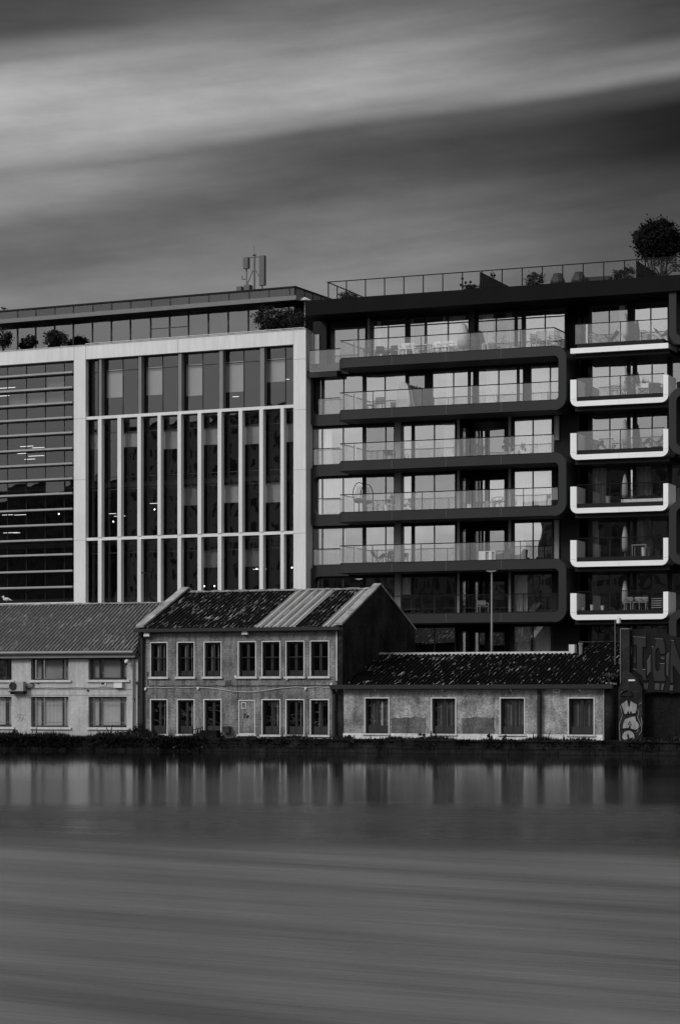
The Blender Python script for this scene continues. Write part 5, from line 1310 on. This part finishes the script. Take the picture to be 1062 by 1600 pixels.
    b.build('trough',M['furn'],t); b=MB(); b.leaves((0,0,.28),(1.25,.14,.12),1100,.045,nm=2,clump=20,shell=0); b.build('foliage',[M['leafB'],M['leafA']],t)
    # --- storey 4
    mk_sling(loc(590,4,1.0),A,'dark bowl shaped lounge chair on the fifth balcony')
    mk_chair(loc(606,4,1.1),A-.5,'dark chair with cushion beside the grey wall panel on the fifth balcony','furn_dark',.8,.5)
    t=thing('outdoor_cabinet',loc(762,4,.8),'white cabinet with open compartments on the fifth balcony','cabinet',None,A)
    b=MB(); b.box(-.52,.52,-.2,.2,.55,.6); b.box(-.52,-.48,-.2,.2,0,.55); b.box(.48,.52,-.2,.2,0,.55); b.box(-.48,-.1,-.2,.2,.0,.55); b.box(.12,.3,-.2,.2,0,.55); b.build('body',M['furn'],t)
    b=MB(); b.box(-.1,.12,-.1,.18,.02,.5); b.box(.3,.48,-.1,.18,.02,.5); b.build('shelf',M['cover'],t)
    t=thing('lounge_sofa',loc(788,4,.9),'dark cushioned lounge seat on the fifth balcony beside the white cabinet','sofa',None,A)
    b=MB(); b.box(-.45,.45,-.35,.35,.1,.38); b.build('seat',M['cloth_dark'],t); b=MB(); b.prism([(-.5,.38),(-.2,.5),(.1,.55),(.3,.85),(.5,.8),(.45,.38)],.15,.38,'w'); b.build('backrest',M['cloth_dark'],t)
    # --- fifth tray
    mk_parasol(loc(976,4,1.3,True),A,'closed pale parasol on the fifth white tray balcony',1.85,'cover',.19)
    mk_pot(loc(1005,4,.9,True),A,'white pedestal pot on the fifth white tray balcony','plastic',.13,.5)
    mk_table(loc(1000,4,1.4,True),A,'grey table behind the white pedestal pot','cover',.9,.72)
    # --- storey 5
    mk_chair(loc(754,5,1.2),A+.7,'dim grey chair in the dark loggia of the sixth balcony','cover',.8,.55)
    # --- lowest tray
    for px,h,l in ((910,.16,'small round white pot at the left end of the lowest white tray'),(924.5,.3,'tall white pot second from the left on the lowest white tray'),(941,.24,'white pot third from the left on the lowest white tray')):
        mk_pot(loc(px,5,.5,True),A,l,'plastic',.11,h)
    mk_parasol(loc(976,5,1.4,True),A,'closed dim parasol on the lowest white tray balcony',1.75,'cover',.19)
    c=mk_chair(loc(981.5,5,.6,True),A,'left of three pale edged chairs on the lowest white tray','cover',.75,.42)
    cp(c,loc(995,5,.7,True),A,'middle of three pale edged chairs on the lowest white tray'); cp(c,loc(1005,5,.7,True),A,'right of three pale edged chairs on the lowest white tray')
    t=thing('stacked_loungers',loc(1027,5,.9,True),'stack of grey slatted loungers by the right arm of the lowest tray','lounger',None,A)
    for k in range(5): b=MB(); b.box(-.3,.3,-.25,.25,.1+k*.13,.1+k*.13+.05); b.build('slatted_bed',M['cover'],t)
furniture()

# ================================================================== BUILDINGS ACROSS THE RIVER (seen only mirrored in the glass)
for (x0,x1,h,mt,lb) in ((-187,-113.3,20,('f1',.10,.03,2.4,3.2,.55),'long low brick warehouse on the near bank mirrored in the black block'),
                        (-104,-70,34,('f2',.09,.03,3.0,3.1,.6),'tall block on the near bank mirrored beside the white trays'),
                        (-113,-104.2,28,('f5',.12,.04,2.4,3.1,.5),'narrow mid height block on the near bank between the warehouse and the tall block'),
                        (-250,-188,50,('f3',.75,.14,2.6,3.6,.8),'pale stone building on the near bank mirrored in the office glass'),
                        (-310,-252,41,('f4',.14,.05,2.0,3.3,.5),'dark block on the near bank mirrored in the louvred glass')):
    t=thing('mirrored_building',((x0+x1)/2,-15,1.3),lb,'building','buildings on the near bank')
    b=MB(); b.box(-(x1-x0)/2,(x1-x0)/2,-9,9,0,h); b.build('wall',far_facade(*mt),t)
    b=MB(); b.box(-(x1-x0)/2-.3,(x1-x0)/2+.3,-9.3,9.3,h+.01,h+.6); b.build('roof',M['clad'],t)

# ================================================================== WORLD, SUN, CAMERA
SUN_AZ=math.radians(-125); SUN_EL=math.radians(32)
W=bpy.data.worlds.new('World'); bpy.context.scene.world=W; W.use_nodes=True
nt=W.node_tree; nt.nodes.clear(); out=nt.nodes.new('ShaderNodeOutputWorld'); bg=nt.nodes.new('ShaderNodeBackground'); nt.links.new(bg.outputs[0],out.inputs[0])
sky=nt.nodes.new('ShaderNodeTexSky'); sky.sky_type='NISHITA'; sky.sun_disc=False; sky.sun_elevation=SUN_EL; sky.sun_rotation=SUN_AZ
bw=nt.nodes.new('ShaderNodeRGBToBW'); nt.links.new(sky.outputs[0],bw.inputs[0])
tc=nt.nodes.new('ShaderNodeTexCoord'); sx=nt.nodes.new('ShaderNodeSeparateXYZ'); nt.links.new(tc.outputs['Generated'],sx.inputs[0])
az=math_(nt,'ARCTAN2',sx.outputs[0],sx.outputs[1]); el=math_(nt,'ARCSINE',sx.outputs[2])
# long-exposure cloud streaks, in azimuth / elevation of the sky itself (unit: 1/3700 rad)
ax=math_(nt,'MULTIPLY',az,3690.0); ey=math_(nt,'MULTIPLY_ADD',math_(nt,'MULTIPLY',math_(nt,'TANGENT',el),3700.0),-1.0,1090.0)
cbn=nt.nodes.new('ShaderNodeCombineXYZ'); nt.links.new(math_(nt,'MULTIPLY',ax,.0022),cbn.inputs[0]); nt.links.new(math_(nt,'MULTIPLY',math_(nt,'MULTIPLY_ADD',ax,.16,ey),.0085),cbn.inputs[1])
wn=nt.nodes.new('ShaderNodeTexNoise'); wn.inputs['Scale'].default_value=1.0; wn.inputs['Detail'].default_value=3; wn.inputs['Roughness'].default_value=.45; nt.links.new(cbn.outputs[0],wn.inputs['Vector'])
warp=math_(nt,'MULTIPLY',math_(nt,'SUBTRACT',wn.outputs['Fac'],.5),30.0)
yp=math_(nt,'ADD',math_(nt,'MULTIPLY_ADD',ax,.14,ey),warp)
pos=math_(nt,'MULTIPLY_ADD',yp,1/640.0,100/640.0)
def lin(v): v=v*1.04/255; return ((v+.055)/1.055)**2.4
def sr(st): return ramp(nt,pos,[(max(0,min(1,(y+100)/640)),lin(v)) for y,v in st],'EASE')
Lr=sr([(-100,72),(-74,74),(-20,74),(30,126),(56,160),(110,170),(166,158),(206,130),(246,140),(306,106),(356,104),(400,124)])
Mr=sr([(-100,80),(0,106),(60,128),(100,150),(150,162),(182,136),(208,86),(250,76),(300,92),(335,108),(385,122),(440,128)])
Rr_=sr([(-100,60),(74,66),(124,72),(160,106),(182,124),(212,72),(254,36),(304,36),(364,62),(420,74),(500,84)])
def mr(v,a,b):
    n=nt.nodes.new('ShaderNodeMapRange'); n.interpolation_type='SMOOTHSTEP'; n.inputs['From Min'].default_value=a; n.inputs['From Max'].default_value=b; nt.links.new(v,n.inputs['Value']); return n.outputs[0]
front=mix(nt,mr(ax,-560,40),Lr,Mr); front=mix(nt,mr(ax,-20,560),front,Rr_)
cb3=nt.nodes.new('ShaderNodeCombineXYZ'); nt.links.new(math_(nt,'MULTIPLY',ax,.0016),cb3.inputs[0]); nt.links.new(math_(nt,'MULTIPLY',math_(nt,'MULTIPLY_ADD',ax,.13,ey),.030),cb3.inputs[1])
fn=nt.nodes.new('ShaderNodeTexNoise'); fn.inputs['Scale'].default_value=1.0; fn.inputs['Detail'].default_value=4; nt.links.new(cb3.outputs[0],fn.inputs['Vector'])
front=mix(nt,1.0,front,ramp(nt,fn.outputs['Fac'],[(.3,.90),(.7,1.08)]),'MULTIPLY')
cb7=nt.nodes.new('ShaderNodeCombineXYZ'); nt.links.new(math_(nt,'MULTIPLY',ax,.004),cb7.inputs[0]); nt.links.new(math_(nt,'MULTIPLY',math_(nt,'MULTIPLY_ADD',ax,.06,ey),.014),cb7.inputs[1])
mn=nt.nodes.new('ShaderNodeTexNoise'); mn.inputs['Scale'].default_value=1.0; mn.inputs['Detail'].default_value=5; mn.inputs['Roughness'].default_value=.6; nt.links.new(cb7.outputs[0],mn.inputs['Vector'])
front=mix(nt,1.0,front,ramp(nt,mn.outputs['Fac'],[(.32,.84),(.68,1.12)]),'MULTIPLY')
# rest of the sky: brighter behind the left shoulder, darker to the right
cosd=math_(nt,'COSINE',math_(nt,'SUBTRACT',az,SUN_AZ))
gen=math_(nt,'MULTIPLY_ADD',math_(nt,'POWER',math_(nt,'MULTIPLY_ADD',cosd,.5,.5),1.6),.80,.06)
gen=math_(nt,'MULTIPLY_ADD',bw.outputs[0],.006,gen)
gen=math_(nt,'MULTIPLY',gen,math_(nt,'MULTIPLY_ADD',mr(el,.0,.12),.25,.78))
cb4=nt.nodes.new('ShaderNodeCombineXYZ'); nt.links.new(math_(nt,'MULTIPLY',az,2.2),cb4.inputs[0]); nt.links.new(math_(nt,'MULTIPLY',el,22.0),cb4.inputs[1])
gn=nt.nodes.new('ShaderNodeTexNoise'); gn.inputs['Scale'].default_value=1.0; gn.inputs['Detail'].default_value=4; nt.links.new(cb4.outputs[0],gn.inputs['Vector'])
gen=math_(nt,'MULTIPLY_ADD',mr(el,.30,.6),.32,gen)
gcol=mix(nt,1.0,gen,ramp(nt,gn.outputs['Fac'],[(.3,.80),(.7,1.12)]),'MULTIPLY')
away=math_(nt,'MAXIMUM',mr(math_(nt,'ABSOLUTE',az),.25,.7),mr(el,.30,.48))
nt.links.new(mix(nt,away,front,gcol),bg.inputs['Color']); bg.inputs['Strength'].default_value=1.0
sd=bpy.data.lights.new('sun','SUN'); sd.energy=1.6; sd.angle=math.radians(14); so=bpy.data.objects.new('sun',sd); C.objects.link(so)
d=Vector((math.sin(SUN_AZ)*math.cos(SUN_EL),math.cos(SUN_AZ)*math.cos(SUN_EL),math.sin(SUN_EL))); so.rotation_euler=d.to_track_quat('Z','Y').to_euler(); so.location=(0,0,60)

cam=bpy.data.cameras.new('camera'); co=bpy.data.objects.new('camera',cam); C.objects.link(co); co.location=(0,0,CZ); co.rotation_euler=(math.pi/2,0,0)
cam.sensor_fit='HORIZONTAL'; cam.sensor_width=36; cam.lens=36*F/1062; cam.shift_y=(HY-800)/1062; cam.clip_start=.5; cam.clip_end=5000
sc=bpy.context.scene; sc.camera=co
sc.view_settings.view_transform='Standard'; sc.view_settings.look='None'; sc.view_settings.exposure=0; sc.view_settings.gamma=1
try: sc.cycles.transparent_max_bounces=16; sc.cycles.max_bounces=8; sc.cycles.sample_clamp_indirect=4
except Exception: pass
